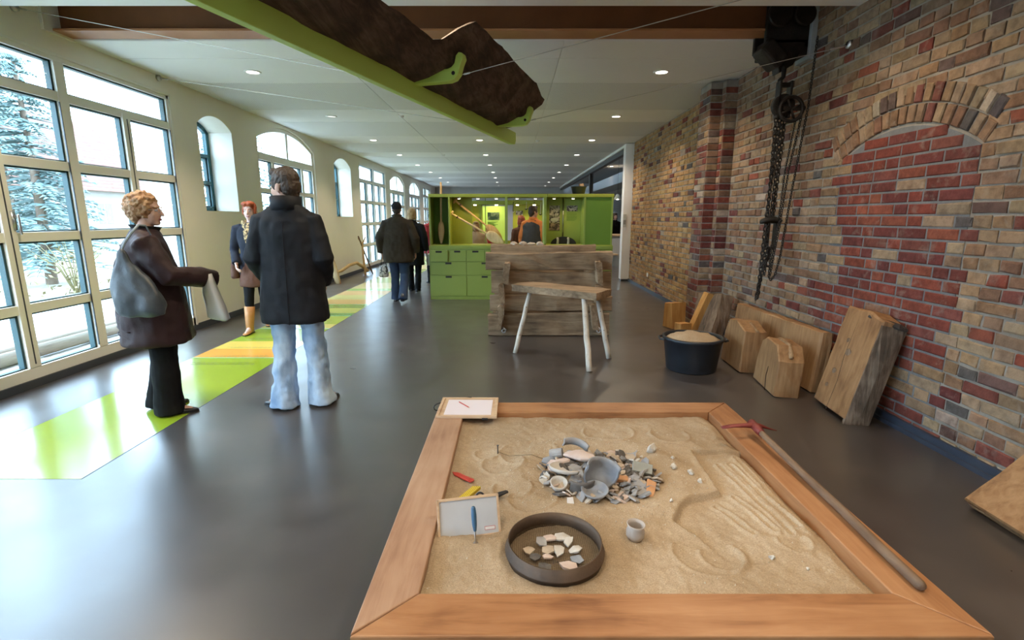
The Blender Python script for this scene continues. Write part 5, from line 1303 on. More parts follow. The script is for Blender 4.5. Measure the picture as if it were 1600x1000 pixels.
def cable(label, s, left, right):
    h1 = C(s - .04, .30, 2.43); h0 = C(s - .04, -.05, 2.40)
    r = empty('tension_cable', tuple(h1), 0, label, 'cable', 'steel cables of the cradle')
    for a, b in ((h1, Vector(right)), (h0, Vector(left))):
        MB().tube([a, b], .0028, 6, False).build('wire', 'cable', r)
        d = (b - a).normalized(); MB().tube([a + d * .05, a + d * .09], .007, 6).build('clamp', 'steel', r)
        nn = Vector((1 if b.x < 0 else -1, 0, 0)); e = b - d * .16
        MB().tube([b - d * .14, b - d * .05], .008, 6).build('turnbuckle', 'steel', r)
        MB().tube([b + nn * .0, b + nn * .03], [.035, .030], 14, False).build('anchor', 'steel', r, smooth=True)
cable('steel cable crossing at the nearer hook of the cradle', HK[1], (XL, 4.69, 3.20), (XR, 2.62, 2.88))
cable('steel cable crossing at the farther hook of the cradle', HK[0], (XL, 6.44, 3.09), (XR, 4.46, 2.84))
# ================================================================== PEOPLE
mk('skin', (.60, .36, .27), (.66, .41, .31), 20, .5); mk('skin_pale', (.64, .42, .34), (.69, .47, .38), 20, .5)
mk('lip', (.42, .16, .14), None, rough=.45); mk('eye_white', (.75, .73, .70), None, rough=.25); mk('iris', (.05, .04, .035), None, rough=.2)
mk('navy_coat', (.0075, .009, .013), (.013, .015, .020), 9, .7, .12, 150, spec=.25); mk('burgundy', (.022, .0085, .010), (.037, .015, .017), 8, .6, .2, 60, spec=.35)
mk('black_cloth', (.004, .004, .005), (.008, .008, .009), 8, .85, spec=.2); mk('black_leather', (.010, .010, .011), None, rough=.35)
mk('jeans_pale', (.22, .35, .55), (.50, .64, .80), 7, .85, .2, 120, stretch=(1, 1, .45), lo=.36, hi=.62); mk('jeans_blue', (.012, .026, .062), (.03, .055, .11), 7, .85, .15, 120, stretch=(1, 1, .45))
mk('olive_jacket', (.026, .019, .011), (.040, .029, .018), 8, .8, .15, 90, spec=.25)
mk('hair_brown', (.030, .018, .011), (.055, .034, .021), 60, .55, .6, 120, stretch=(1, 1, .3)); mk('hair_blond', (.33, .20, .085), (.52, .36, .19), 26, .6, .8, 60); mk('hair_ginger', (.28, .12, .045), (.50, .32, .17), 22, .6, .8, 60)
mk('hair_red', (.30, .055, .015), (.42, .095, .03), 40, .5, .5, 90); mk('wool_black', (.008, .008, .010), None, rough=.95, bump=.4, bscale=200)
mk('tan_leather', (.42, .18, .055), (.54, .26, .09), 10, .45, .2, 40); mk('brown_cloth', (.085, .032, .016), (.12, .048, .025), 10, .85)
mk('grey_leather', (.042, .052, .065), (.065, .078, .092), 8, .38, .35, 25); mk('bag_strap', (.18, .22, .24), None, rough=.4)
mk('red_coat', (.32, .018, .035), (.40, .03, .05), 8, .7); mk('beige_coat', (.36, .24, .14), (.44, .31, .19), 8, .75); mk('orange_hood', (.62, .17, .03), (.70, .22, .05), 8, .8); mk('charcoal', (.030, .030, .031), (.048, .047, .046), 8, .85)
mk('sweater_navy', (.009, .012, .024), (.015, .019, .034), 12, .9, .3, 160)
mk('leopard', (.06, .035, .018), (.55, .38, .17), 34, .8, lo=.42, hi=.55)
mk('white_sheet', (.70, .69, .66), (.76, .75, .72), 5, .4); mk('shoe_grey', (.07, .07, .075), (.30, .30, .30), 30, .6, lo=.5, hi=.62); mk('black_cloth_soft', (.006, .006, .007), (.011, .011, .012), 8, .8, spec=.2)

def V3(*a): return Vector(a)
def ring(c, rx, ry, n=20, p=1.0, tw=0, lean=0):
    out = []
    for k in range(n):
        a = 2 * PI * k / n; x = rx * math.copysign(abs(math.cos(a)) ** p, math.cos(a)); y = ry * math.copysign(abs(math.sin(a)) ** p, math.sin(a))
        ca, sa = math.cos(tw), math.sin(tw)
        out.append(Vector((c[0] + x * ca - y * sa, c[1] + x * sa + y * ca, c[2] + lean * y)))
    return out
BASE = dict(head=(0, .015, 1.635), neck=(0, -.01, 1.50), shL=(-.185, -.01, 1.425), shR=(.185, -.01, 1.425), elL=(-.245, -.04, 1.13), elR=(.245, -.04, 1.13), wrL=(-.255, .03, .88), wrR=(.255, .03, .88),
            hipL=(-.09, 0, .93), hipR=(.09, 0, .93), knL=(-.10, .02, .50), knR=(.10, .02, .50), anL=(-.105, -.02, .085), anR=(.105, -.02, .085), ftL=0.0, ftR=0.0)
def person(label, loc, rz, h, J=None, yaw=0, pitch=0, skin='skin', hair=None, top=None, bottom=None, shoes=None, vox=.008, face=True, group=None, skirt=None, fingers=True):
    """front is +y, right hand +x, feet on z = 0; all lengths are for 1.75 m and scaled"""
    k = h / 1.75; j = dict(BASE); j.update(J or {})
    g_ = {q: (Vector(v) * k if not isinstance(v, float) else v) for q, v in j.items()}
    r = empty('person', loc, rz, label, 'person', group)
    def S(v): return v * k
    b = MB()
    # trunk, neck
    hc = (g_['hipL'] + g_['hipR']) / 2; nk = g_['neck']
    tr = [(hc + V3(0, 0, S(-.07)), .125, .085), (hc + V3(0, 0, S(.02)), .145, .10), (hc.lerp(nk, .30), .12, .085), (hc.lerp(nk, .62), .14, .10), (hc.lerp(nk, .80), .13, .075), (hc.lerp(nk, .92), .08, .055), (nk, .052, .055), (nk.lerp(g_['head'], .5), .05, .055), (g_['head'] + V3(0, S(-.01), S(-.04)), .05, .055)]
    b.loft([ring(c, S(rx), S(ry)) for c, rx, ry in tr])
    for sd in 'LR':
        sg = -1 if sd == 'L' else 1
        sh, el, wr = g_['sh' + sd], g_['el' + sd], g_['wr' + sd]
        shb = sh - V3(0, 0, S(.035)); b.tube([shb, shb.lerp(el, .5), el, el.lerp(wr, .4), wr], [S(q) for q in (.046, .042, .036, .034, .024)], 12)
        # hand: palm, four fingers, thumb
        d = (wr - el).normalized(); side = d.cross(V3(0, 1, 0) if abs(d.y) < .8 else V3(0, 0, 1)).normalized(); nrm = side.cross(d)
        inw = V3(-sg, 0, 0) - d * d.dot(V3(-sg, 0, 0)); inw = inw.normalized() if inw.length > .1 else nrm
        fwd = inw.cross(d).normalized(); fwd = fwd if fwd.y >= 0 else -fwd
        pc = wr + d * S(.045)
        b.tube([wr, pc, wr + d * S(.085)], [S(.024), S(.032), S(.030)], 10, True, .55, up=tuple(inw))
        if fingers:
            for f in range(4):
                o0 = wr + d * S(.085) + fwd * S(.027 - .018 * f); L = S((.072, .08, .075, .06)[f])
                m1 = o0 + d * L * .45 + inw * L * .12; m2 = m1 + d * L * .33 + inw * L * .28; m3 = m2 + d * L * .14 + inw * L * .26
                b.tube([o0, m1, m2, m3], [S(.0092), S(.0088), S(.008), S(.007)], 7)
            t0 = wr + d * S(.03) + fwd * S(.026); b.tube([t0, t0 + d * S(.03) + fwd * S(.022), t0 + d * S(.062) + fwd * S(.024) + inw * S(.012)], [S(.012), S(.0105), S(.009)], 7)
        hp, kn, an = g_['hip' + sd], g_['kn' + sd], g_['an' + sd]
        b.tube([hp, hp.lerp(kn, .5), kn, kn.lerp(an, .35), an], [S(q) for q in (.078, .066, .048, .047, .033)], 12)
        fa = g_['ft' + sd]; fd = V3(math.sin(-fa), math.cos(fa), 0)
        b.tube([an, an + fd * S(.07) + V3(0, 0, S(-.04)), an + fd * S(.15) + V3(0, 0, S(-.06))], [S(.033), S(.032), S(.02)], 9)
    # head
    HT = Matrix.Translation(g_['head']) @ rotz(yaw) @ Matrix.Rotation(pitch, 4, 'X') @ Matrix.Scale(k, 4)
    R3 = HT.to_3x3()
    def he(c, rr, n=16, m=10): b.ell(HT @ Vector(c), rr, n, m, R3)
    he((0, -.014, .035), (.076, .096, .092)); he((0, .022, -.03), (.062, .070, .088)); he((0, .058, -.094), (.030, .026, .022)); he((0, .068, .030), (.052, .022, .014)); he((-.036, .055, -.03), (.024, .024, .03)); he((.036, .055, -.03), (.024, .024, .03))
    b.tube([HT @ Vector((0, .084, .016)), HT @ Vector((0, .104, -.022)), HT @ Vector((0, .108, -.034))], [S(.009), S(.012), S(.014)], 8)
    for sg in (-1, 1): he((sg * .077, -.012, -.012), (.010, .022, .034), 10, 7)
    body = b.build('body', skin, r, world=False, remesh=vox, smoothing=2)
    if face:
        for sg in (-1, 1):
            e = MB().ell(HT @ Vector((sg * .031, .079, .002)), (.0135, .010, .0085), 10, 7, R3).build('eye', 'eye_white', r, world=False, smooth=True)
            MB().ell(HT @ Vector((sg * .031, .0865, .002)), (.006, .004, .006), 8, 6, R3).build('iris', 'iris', e, world=False, smooth=True)
            MB().tube([HT @ Vector((sg * .014, .093, .022)), HT @ Vector((sg * .034, .092, .028)), HT @ Vector((sg * .052, .078, .022))], [S(.0035), S(.004), S(.002)], 6).build('eyebrow', hair[1] if hair else 'hair_brown', r, world=False)
        MB().ell(HT @ Vector((0, .0885, -.064)), (.024, .010, .0045), 12, 6, R3).ell(HT @ Vector((0, .0875, -.073)), (.020, .010, .0055), 12, 6, R3).build('lips', 'lip', r, world=False, smooth=True)
    if hair:
        hm = MB(); kind = hair[0]; rgh = random.Random(int(h * 1000))
        def hh(c, rr): hm.ell(HT @ Vector(c), rr, 16, 10, R3)
        if kind == 'short':
            hh((0, -.022, .052), (.084, .100, .088)); hh((0, -.055, .0), (.078, .066, .085)); hh((0, -.07, -.05), (.055, .035, .05)); hh((.0, .045, .098), (.062, .05, .035)); hh((-.072, .012, .02), (.012, .03, .045)); hh((.072, .012, .02), (.012, .03, .045))
        elif kind == 'curly':
            hh((0, -.03, .05), (.088, .105, .090)); hh((0, -.07, -.01), (.084, .070, .095))
            for i in range(420):
                a = rgh.random() * 2 * PI; t = math.acos(1 - 1.75 * rgh.random()); d = V3(math.sin(t) * math.cos(a), math.sin(t) * math.sin(a), math.cos(t))
                p = V3(0, -.035, .03) + V3(d.x * .092, d.y * .112, d.z * .106) * (.95 + .14 * rgh.random())
                if p.y > .05 and p.z < .075: continue
                hm.ell(HT @ p, (.010 + .009 * rgh.random(),) * 3, 7, 5, R3)
        elif kind == 'bob':
            hh((0, -.025, .05), (.090, .106, .090)); hh((0, -.055, -.02), (.092, .078, .10)); hh((-.075, -.01, -.03), (.022, .05, .09)); hh((.075, -.01, -.03), (.022, .05, .09)); hh((0, .045, .10), (.065, .05, .035))
        elif kind == 'tied':
            hh((0, -.022, .052), (.083, .100, .086)); hh((0, -.055, .0), (.078, .062, .08)); hh((.03, .05, .092), (.052, .045, .034)); hh((-.03, .05, .095), (.052, .045, .030)); hh((0, -.13, .03), (.035, .035, .04)); hh((-.074, .015, .0), (.012, .032, .06)); hh((.074, .015, .0), (.012, .032, .06))
        elif kind == 'cap':
            hh((0, -.016, .055), (.088, .106, .085)); hm.tube([HT @ Vector((.080 * math.cos(a * PI / 8), -.016 + .098 * math.sin(a * PI / 8), .022 + .012 * math.sin(a * PI / 8))) for a in range(17)], S(.012), 7, False)
            MB().ell(HT @ Vector((0, -.055, -.02)), (.072, .055, .06), 14, 9, R3).build('hair', 'hair_brown', r, world=False, remesh=.006, smoothing=1)
        hm.build('hat' if kind == 'cap' else 'hair', hair[1], r, world=False, remesh=.006, smoothing=1, folds=.012 if kind != 'cap' else 0, fold_scale=.02)
    if bottom:
        m = MB(); mat_, rad = bottom['mat'], bottom['rad']       # radii at hip, mid thigh, knee, shin, hem
        m.loft([ring(hc + V3(0, 0, S(z)), S(rx), S(ry)) for z, rx, ry in ((-.10, .150, .11), (-.03, .172, .122), (.05, .165, .118), (.13, .15, .11))])
        for sd in 'LR':
            hp, kn, an = g_['hip' + sd], g_['kn' + sd], g_['an' + sd]; hem = bottom.get('hem', .03)
            end = an.copy(); end.z = max(S(hem), an.z - S(.085 - hem)) if bottom.get('full', True) else kn.lerp(an, bottom.get('cut', .5)).z
            if not bottom.get('full', True): end = kn.lerp(an, bottom.get('cut', .5))
            pts = [hp + V3(0, 0, S(.0)), hp.lerp(kn, .5), kn, kn.lerp(end, .5), end]
            m.tube(pts, [S(q) for q in rad], 16, False)
        m.build('trousers', mat_, r, world=False, remesh=max(vox, .009), smoothing=2, folds=bottom.get('folds', .018), fold_scale=.09)
    if skirt:
        m = MB(); m.loft([ring(hc + V3(0, S(.01), S(z)), S(rx), S(ry)) for z, rx, ry in skirt['rings']])
        m.build('skirt', skirt['mat'], r, world=False, remesh=.011, smoothing=2, folds=.02, fold_scale=.08)
    if shoes:
        for sd in 'LR':
            an = g_['an' + sd]; fa = g_['ft' + sd]; fd = V3(-math.sin(fa), math.cos(fa), 0); sdv = V3(fd.y, -fd.x, 0)
            tl = shoes.get('tilt' + sd, 0); base = an.z - S(.085)
            m = MB(); rr = []
            for (t, w, hh_, lift) in ((-.075, .018, .03, 0), (-.062, .031, .075, 0), (-.02, .035, .085, 0), (.04, .037, .066, 0), (.10, .043, .048, 0), (.15, .042, .036, .002), (.185, .030, .026, .005), (.203, .010, .012, .010)):
                c = an + fd * S(t); z0 = base + S(lift) + (max(0, -t + .14) * S(math.tan(tl)) if tl else 0)
                rr.append([Vector((c.x, c.y, z0)) + sdv * S(w * math.cos(2 * PI * q / 12)) + V3(0, 0, S(hh_ * .5 * (1 + math.sin(2 * PI * q / 12)))) for q in range(12)])
            m.loft(rr)
            o = m.build('shoe', shoes['mat'], r, world=False, smooth=True, sub=1)
            if shoes.get('boot'):
                kn = g_['kn' + sd]; tp = an.lerp(kn, .66)
                MB().tube([an + V3(0, 0, S(-.05)), an + V3(0, 0, S(.03)), an.lerp(kn, .35), tp], [S(.050), S(.050), S(.060), S(.070)], 14, False).jitter(S(.006), 12, 1).build('boot_shaft', shoes['mat'], o, world=False, smooth=True)
                ms = MB()
            MB().loft([[Vector((p.x, p.y, base + S(z))) for p in [an + fd * S(t) + sdv * S(w) for t, w in ((-.078, 0), (-.06, -.033), (.05, -.036), (.13, -.044), (.19, -.026), (.205, 0), (.19, .026), (.13, .044), (.05, .036), (-.06, .033))]] for z in (0, .014)]).build('sole', 'black_leather', o, world=False)
    if top:
        m = MB(); t = top
        m.loft([ring(V3(S(x), S(y), S(z)), S(rx), S(ry), 24, .92) for x, y, z, rx, ry in t['rings']])
        sr = t['sleeve']
        for sd in 'LR':
            sh, el, wr = g_['sh' + sd], g_['el' + sd], g_['wr' + sd]; e = el.lerp(wr, t.get('cuff', .95))
            sh = sh - V3(0, 0, S(max(0, sr[0] - .055))); inn = sh + V3(S(.05 if sd == 'L' else -.05), 0, S(.0))
            m.tube([inn, sh, sh.lerp(el, .5), el, el.lerp(e, .5), e], [S(sr[0]), S(sr[0]), S((sr[0] + sr[1]) / 2), S(sr[1]), S((sr[1] + sr[2]) / 2), S(sr[2])], 14, False)
        o = m.build(t.get('name', 'coat'), t['mat'], r, world=False, remesh=max(vox, .009), smoothing=3, folds=t.get('folds', .022), fold_scale=t.get('fs', .11))
        if t.get('collar'):
            cz, cr, ch, fl = t['collar']; c = nk + V3(0, S(.005), 0)
            rr = []
            for z, q, w in ((cz, 1.12, .0), (cz + ch * .5, 1.0, .0), (cz + ch, 1.0 + fl, .0), (cz + ch, .90 + fl, 0), (cz + ch * .5, .90, 0), (cz, 1.0, 0)):
                rr.append(ring(V3(c.x, c.y, S(z)), S(cr * q), S(cr * q * 1.02), 22, 1.0, 0, t.get('clean', -.18)))
            MB().loft(rr, closed=True).build('collar', t.get('cmat', t['mat']), o, world=False, smooth=True)
        if t.get('seam'):                       # centre back seam and vent
            pts = [V3(S(x), S(y - ry) - .004, S(z)) for x, y, z, rx, ry in t['rings'][:-2]]
            MB().tube(pts, .003, 5, False).build('seam', t['mat'], o, world=False)
        if t.get('buttons'):
            for q in range(t['buttons']):
                z = t['bz'][0] + (t['bz'][1] - t['bz'][0]) * q / max(1, t['buttons'] - 1)
                yy = np.interp(z, [a[2] for a in t['rings']], [a[1] + a[4] for a in t['rings']])
                MB().ell((S(.02), S(float(yy)) + .004, S(z)), (.011, .005, .011), 10, 6).build('button', 'bag_strap', o, world=False, smooth=True)
    return r, g_, k, HT

# ---- man in a dark three-quarter coat, seen from behind
man, gj, k, HT = person('man in a dark knee-length coat and pale jeans seen from behind', (-1.655, 3.80, 0), math.radians(8), 1.82,
    J=dict(shL=(-.165, -.01, 1.405), shR=(.165, -.01, 1.405), elL=(-.235, -.05, 1.13), elR=(.235, -.05, 1.13), wrL=(-.185, .15, .93), wrR=(.185, .15, .93), anL=(-.125, -.02, .085), anR=(.135, .03, .085), knL=(-.105, .03, .5), knR=(.11, .05, .5), ftL=math.radians(58), ftR=math.radians(-22), head=(-.01, .02, 1.62)),
    yaw=math.radians(62), pitch=-.05, skin='skin', hair=('short', 'hair_brown'),
    top=dict(mat='navy_coat', rings=[(0, 0, .665, .235, .165), (0, 0, .69, .240, .17), (0, 0, .86, .228, .165), (0, 0, 1.05, .212, .150), (0, 0, 1.25, .212, .148), (0, -.005, 1.38, .205, .128), (0, -.01, 1.45, .155, .10), (0, -.01, 1.50, .095, .088)], sleeve=(.076, .072, .062), cuff=.95, collar=(1.452, .104, .095, .02), seam=True, folds=.022, clean=-.10),
    bottom=dict(mat='jeans_pale', rad=(.100, .094, .078, .080, .104), hem=.012, folds=.034), shoes=dict(mat='black_leather'), vox=.007)
# ---- woman in the burgundy coat with handbag
wom, gj, k, HTw = person('woman with curly reddish hair and glasses in a dark burgundy coat', (-2.665, 3.72, 0), math.radians(-58), 1.62,
    J=dict(shL=(-.185, .02, 1.42), shR=(.195, .0, 1.42), elL=(-.25, .02, 1.13), elR=(.27, .13, 1.15), wrL=(-.06, .33, 1.08), wrR=(.10, .36, 1.10), anL=(-.11, -.06, .085), anR=(.12, .01, .085), ftL=math.radians(10), ftR=math.radians(-10), head=(0, .035, 1.635), neck=(0, .005, 1.50)),
    yaw=math.radians(-22), pitch=.0, skin='skin', hair=('curly', 'hair_ginger'),
    top=dict(mat='burgundy', rings=[(0, 0, .60, .285, .255), (0, 0, .63, .29, .26), (0, -.01, .82, .275, .245), (0, -.02, 1.05, .25, .225), (0, -.02, 1.25, .235, .195), (0, -.01, 1.38, .222, .15), (0, 0, 1.455, .165, .115), (0, 0, 1.50, .09, .085)], sleeve=(.098, .088, .074), cuff=1.32, collar=(1.455, .088, .065, .22), cmat='black_cloth', folds=.03, fs=.13, clean=-.1),
    bottom=dict(mat='black_cloth', rad=(.105, .102, .094, .098, .112), hem=.012, folds=.015), shoes=dict(mat='black_leather'), vox=.007)
# glasses
gl = MB(); R3 = HTw.to_3x3()
for sg in (-1, 1):
    gl.torus(HTw @ Vector((sg * .032, .099, .0)), .019, .0016, 18, 5, R3 @ Matrix.Rotation(PI / 2, 3, 'X'), 1.15)
    gl.tube([HTw @ Vector((sg * .053, .096, .004)), HTw @ Vector((sg * .076, .06, .006)), HTw @ Vector((sg * .082, -.01, .004))], .0016, 5, False)
gl.tube([HTw @ Vector((-.012, .105, .004)), HTw @ Vector((.012, .105, .004))], .0016, 5, False)
gl.build('glasses', 'steel', wom, world=False, smooth=True)
# quilting lines on the back of the coat
qm = MB()
for z in [1.36 - .052 * q for q in range(14)]:
    zz = z * k; ry = float(np.interp(z, [.6, .82, 1.05, 1.25, 1.38], [.255, .245, .225, .195, .15])) * k; rx = float(np.interp(z, [.6, .82, 1.05, 1.25, 1.38], [.285, .275, .25, .235, .222])) * k
    qm.tube([V3(rx * .985 * math.sin(a), -.012 * k - ry * .985 * math.cos(a), zz + .012 * math.cos(a * 3)) for a in [(-.9 + 1.8 * q / 14) for q in range(15)]], .0045, 5, False)
qm.build('quilting', 'burgundy', wom, world=False, smooth=True)
# handbag on her shoulder
hbg = empty('shoulder_bag', (-2.535, 3.40, .80), math.radians(4), 'slouchy grey leather shoulder bag on the woman in burgundy', 'bag')
rr = []
for z, rx, ry, dx in ((.0, .135, .050, .01), (.012, .155, .064, .01), (.07, .172, .078, .005), (.16, .160, .072, -.01), (.25, .122, .052, -.035), (.33, .080, .034, -.055), (.40, .040, .022, -.068), (.46, .016, .012, -.072)):
    rr.append(ring(V3(dx, 0, z), rx, ry, 22, .8))
MB().loft(rr).build('pouch', 'grey_leather', hbg, world=False, smooth=True, sub=2, folds=.035, fold_scale=.11)
MB().tube([V3(-.073, 0, .44), V3(-.05, .015, .50), V3(-.02, .05, .565), V3(.0, .10, .615), V3(.01, .16, .61), V3(.01, .20, .55)], .0095, 8, True, .5).build('strap', 'bag_strap', hbg, world=False, smooth=True)
# white plastic bag held in front of her
pb_ = empty('plastic_bag', (-2.28, 3.80, .70), math.radians(-25), 'white translucent plastic bag hanging from the hands of the burgundy woman', 'bag')
m, nt, bs = _nt('thin_plastic'); bs.inputs['Base Color'].default_value = (.72, .70, .66, 1); bs.inputs['Roughness'].default_value = .35; bs.inputs['Transmission Weight'].default_value = .25; M['thin_plastic'] = m
rr = []
for z, rx, ry, dx in ((.0, .085, .018, .06), (.02, .115, .035, .055), (.10, .105, .045, .035), (.20, .08, .042, .012), (.29, .048, .034, -.006), (.35, .024, .022, -.012)):
    rr.append(ring(V3(dx, 0, z), rx, ry, 18, .9))
MB().loft(rr).build('sack', 'thin_plastic', pb_, world=False, smooth=True, folds=.03, fold_scale=.05)

# ---- red-haired woman walking towards us
rw, gj, kr, HTr = person('red-haired woman with leopard scarf walking beside the cream wall', (-3.32, 6.55, 0), math.radians(192), 1.655,
    J=dict(elL=(-.26, -.06, 1.12), elR=(.26, -.06, 1.12), wrL=(-.20, .12, .95), wrR=(.20, .12, .95), hipL=(-.085, 0, .93), hipR=(.085, 0, .93), knR=(.085, .11, .51), anR=(.10, .16, .085), knL=(-.08, .02, .5), anL=(-.07, -.20, .13), ftL=math.radians(5), ftR=math.radians(-8)),
    yaw=math.radians(-4), pitch=.0, skin='skin_pale', hair=('tied', 'hair_red'),
    top=dict(name='cardigan', mat='sweater_navy', rings=[(0, 0, .78, .195, .135), (0, 0, .80, .20, .14), (0, 0, .95, .190, .13), (0, 0, 1.1, .165, .115), (0, 0, 1.27, .185, .13), (0, 0, 1.39, .19, .11), (0, -.005, 1.455, .13, .085), (0, -.005, 1.49, .07, .065)], sleeve=(.068, .058, .050), cuff=.98, folds=.016, buttons=3, bz=(.92, 1.18)),
    bottom=dict(mat='black_cloth', rad=(.088, .080, .062, .060, .050), full=False, cut=.40, folds=.004), skirt=dict(mat='brown_cloth', rings=[(-.30, .205, .165), (-.26, .21, .17), (-.10, .195, .15), (.04, .17, .12), (.10, .15, .11)]), shoes=dict(mat='tan_leather', boot=True), vox=.008)
sm = MB()
for q in range(3):
    sm.tube([V3(.088 * math.cos(a), .01 + .085 * math.sin(a), 1.425 + .030 * q - .03 * math.sin(a)) * kr for a in [2 * PI * i / 14 for i in range(15)]], [.030 * kr] * 15, 9, False)
sm.tube([V3(.0, .12, 1.43) * kr, V3(.02, .155, 1.36) * kr, V3(.02, .165, 1.27) * kr, V3(.015, .16, 1.20) * kr], [.045 * kr, .058 * kr, .044 * kr, .036 * kr], 10, True, .6)
sm.tube([V3(-.04, .12, 1.43) * kr, V3(-.045, .15, 1.37) * kr, V3(-.02, .16, 1.30) * kr], [.04 * kr, .042 * kr, .03 * kr], 10, True, .6)
sm.build('scarf', 'leopard', rw, world=False, remesh=.008, smoothing=1, folds=.02, fold_scale=.03)
MB().tube([V3(.015, .158, 1.205) * kr, V3(.012, .155, 1.16) * kr], [.034 * kr, .038 * kr], 8, False, .35).build('scarf_end', 'white_sheet', rw, world=False)
sbg = empty('shoulder_bag', (-3.55, 6.52, .70), math.radians(12), 'dark brown shoulder bag at the hip of the red-haired woman', 'bag')
MB().loft([ring(V3(0, 0, z), rx, ry, 16, .8) for z, rx, ry in ((0, .055, .10), (.02, .065, .12), (.12, .06, .115), (.20, .045, .10), (.24, .03, .085))]).build('pouch', 'brown_cloth', sbg, world=False, smooth=True, sub=1, folds=.02, fold_scale=.06)
MB().tube([V3(0, .04, .22), V3(.03, .03, .42), V3(.08, 0, .62), V3(.10, -.02, .66)], .008, 7).build('strap', 'black_leather', sbg, world=False, smooth=True)

# ---- couple walking away
wm_, gj, kw, _ = person('man in dark olive jacket, blue jeans and black knit cap walking away', (-1.985, 8.90, 0), math.radians(4), 1.72,
    J=dict(elL=(-.30, -.04, 1.13), elR=(.30, -.04, 1.13), wrL=(-.30, .06, .88), wrR=(.29, .06, .88), knL=(-.09, .10, .51), anL=(-.10, .12, .085), knR=(.09, .03, .5), anR=(.07, -.18, .13), ftL=0.0, ftR=math.radians(-5)),
    hair=('cap', 'wool_black'), top=dict(name='jacket', mat='olive_jacket', rings=[(0, 0, .72, .265, .19), (0, 0, .75, .27, .195), (0, 0, .95, .268, .195), (0, 0, 1.15, .262, .19), (0, 0, 1.3, .258, .175), (0, -.005, 1.40, .235, .145), (0, -.01, 1.465, .17, .11), (0, -.01, 1.51, .095, .09)], sleeve=(.105, .092, .076), cuff=.93, collar=(1.47, .088, .07, .05), folds=.022),
    bottom=dict(mat='jeans_blue', rad=(.108, .100, .080, .076, .082), hem=.03), shoes=dict(mat='shoe_grey', tiltR=.35), vox=.009, face=False)
cbg = empty('carrier_bag', (-2.27, 8.95, .44), 0, 'patterned carrier bag in the left hand of the man in the cap', 'bag')
mk('bag_print', (.03, .035, .04), (.55, .52, .50), 26, .4, lo=.42, hi=.52)
MB().loft([ring(V3(0, 0, z), rx, ry, 14, .8) for z, rx, ry in ((0, .07, .05), (.02, .085, .06), (.15, .075, .05), (.20, .06, .03))]).build('sack', 'bag_print', cbg, world=False, smooth=True, folds=.02, fold_scale=.05)
MB().tube([V3(-.05, 0, .19), V3(-.025, 0, .33), V3(0, 0, .37), V3(.025, 0, .33), V3(.05, 0, .19)], .006, 6).build('handle', 'black_cloth', cbg, world=False, smooth=True)
person('blond woman in black coat walking just ahead of the man in the cap', (-1.98, 10.2, 0), math.radians(-6), 1.63,
    J=dict(knL=(-.09, .06, .5), anL=(-.09, .08, .085), anR=(.10, -.12, .1), wrR=(.27, .06, .88), elR=(.27, -.03, 1.13)), hair=('bob', 'hair_blond'),
    top=dict(mat='black_cloth_soft', rings=[(0, 0, .58, .235, .19), (0, 0, .61, .24, .19), (0, 0, .9, .225, .165), (0, 0, 1.12, .20, .145), (0, 0, 1.3, .21, .145), (0, 0, 1.39, .20, .12), (0, -.005, 1.455, .15, .10), (0, -.005, 1.50, .08, .08)], sleeve=(.085, .074, .062), collar=(1.46, .082, .06, .15)),
    bottom=dict(mat='black_cloth', rad=(.095, .09, .07, .066, .07), hem=.02), shoes=dict(mat='black_leather'), vox=.010, face=False, fingers=False)
wb = empty('shopping_bag', (-1.63, 10.3, .52), 0, 'pale striped bag beside the blond woman', 'bag')
MB().loft([ring(V3(0, 0, z), rx, ry, 12, .7) for z, rx, ry in ((0, .085, .06), (.02, .10, .07), (.20, .09, .05), (.24, .08, .03))]).build('sack', 'thin_plastic', wb, world=False, smooth=True, folds=.02, fold_scale=.05)
MB().tube([V3(-.04, 0, .23), V3(0, 0, .36), V3(.04, 0, .23)], .006, 6).build('handle', 'steel', wb, world=False, smooth=True)
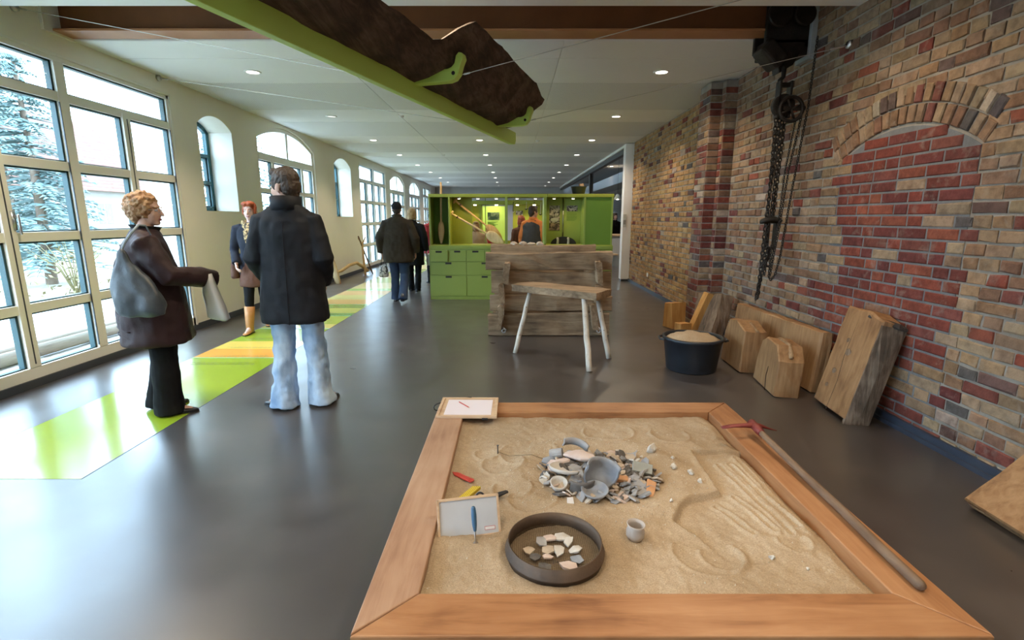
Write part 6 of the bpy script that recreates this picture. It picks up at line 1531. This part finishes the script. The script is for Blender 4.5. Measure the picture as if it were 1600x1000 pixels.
SIMPLE = [(0, 0, .74, .225, .16), (0, 0, .77, .23, .165), (0, 0, .95, .225, .165), (0, 0, 1.12, .215, .155), (0, 0, 1.3, .22, .155), (0, 0, 1.39, .205, .125), (0, -.005, 1.455, .15, .10), (0, -.005, 1.50, .08, .08)]
def bystander(label, loc, rz, h, coat, hair, yaw=0, legs='black_cloth', J=None, collar=None, cname='jacket'):
    return person(label, loc, math.radians(rz), h, J=J, yaw=math.radians(yaw), hair=hair, top=dict(name=cname, mat=coat, rings=SIMPLE, sleeve=(.088, .076, .064), collar=(1.46, .085, .06, .1), cmat=collar or coat), bottom=dict(mat=legs, rad=(.095, .09, .07, .066, .07), hem=.02), shoes=dict(mat='black_leather'), vox=.011, face=True, fingers=False)
bystander('person in a red jacket half hidden behind the green cabinet', (-1.80, 11.6, 0), 40, 1.60, 'red_coat', ('short', 'hair_brown'), J=dict(wrL=(-.22, .16, 1.0), wrR=(.22, .16, 1.0)))
om, gj, ko, _ = bystander('man in an orange hoodie and dark vest behind the open display', (.43, 10.45, 0), -25, 1.69, 'orange_hood', ('short', 'hair_brown'), -30)
MB().loft([ring(V3(0, 0, z * ko), rx * ko, ry * ko, 20) for z, rx, ry in ((.70, .26, .20), (.95, .262, .20), (1.2, .25, .19), (1.36, .235, .16), (1.43, .17, .12), (1.47, .12, .10))]).build('vest', 'charcoal', om, world=False, remesh=.012, smoothing=2, folds=.02)
bystander('person in a beige jacket seen behind the crossed paddles', (-.75, 10.75, 0), 170, 1.38, 'beige_coat', ('bob', 'hair_blond'))
bystander('child in a red jacket and dark cap behind the crossed paddles', (-.50, 10.95, 0), 150, 1.30, 'red_coat', ('cap', 'wool_black'))
bystander('brown-haired visitor half hidden left of the man in orange', (.20, 11.25, 0), 30, 1.50, 'brown_cloth', ('bob', 'hair_red'))
bystander('dark figure standing at the counter nearest the cabinet', (3.02, 17.0, 0), 160, 1.60, 'black_cloth', ('short', 'hair_brown'))
bystander('dark figure standing at the counter nearest the white post', (3.45, 17.3, 0), 200, 1.62, 'black_cloth', ('bob', 'hair_brown'))
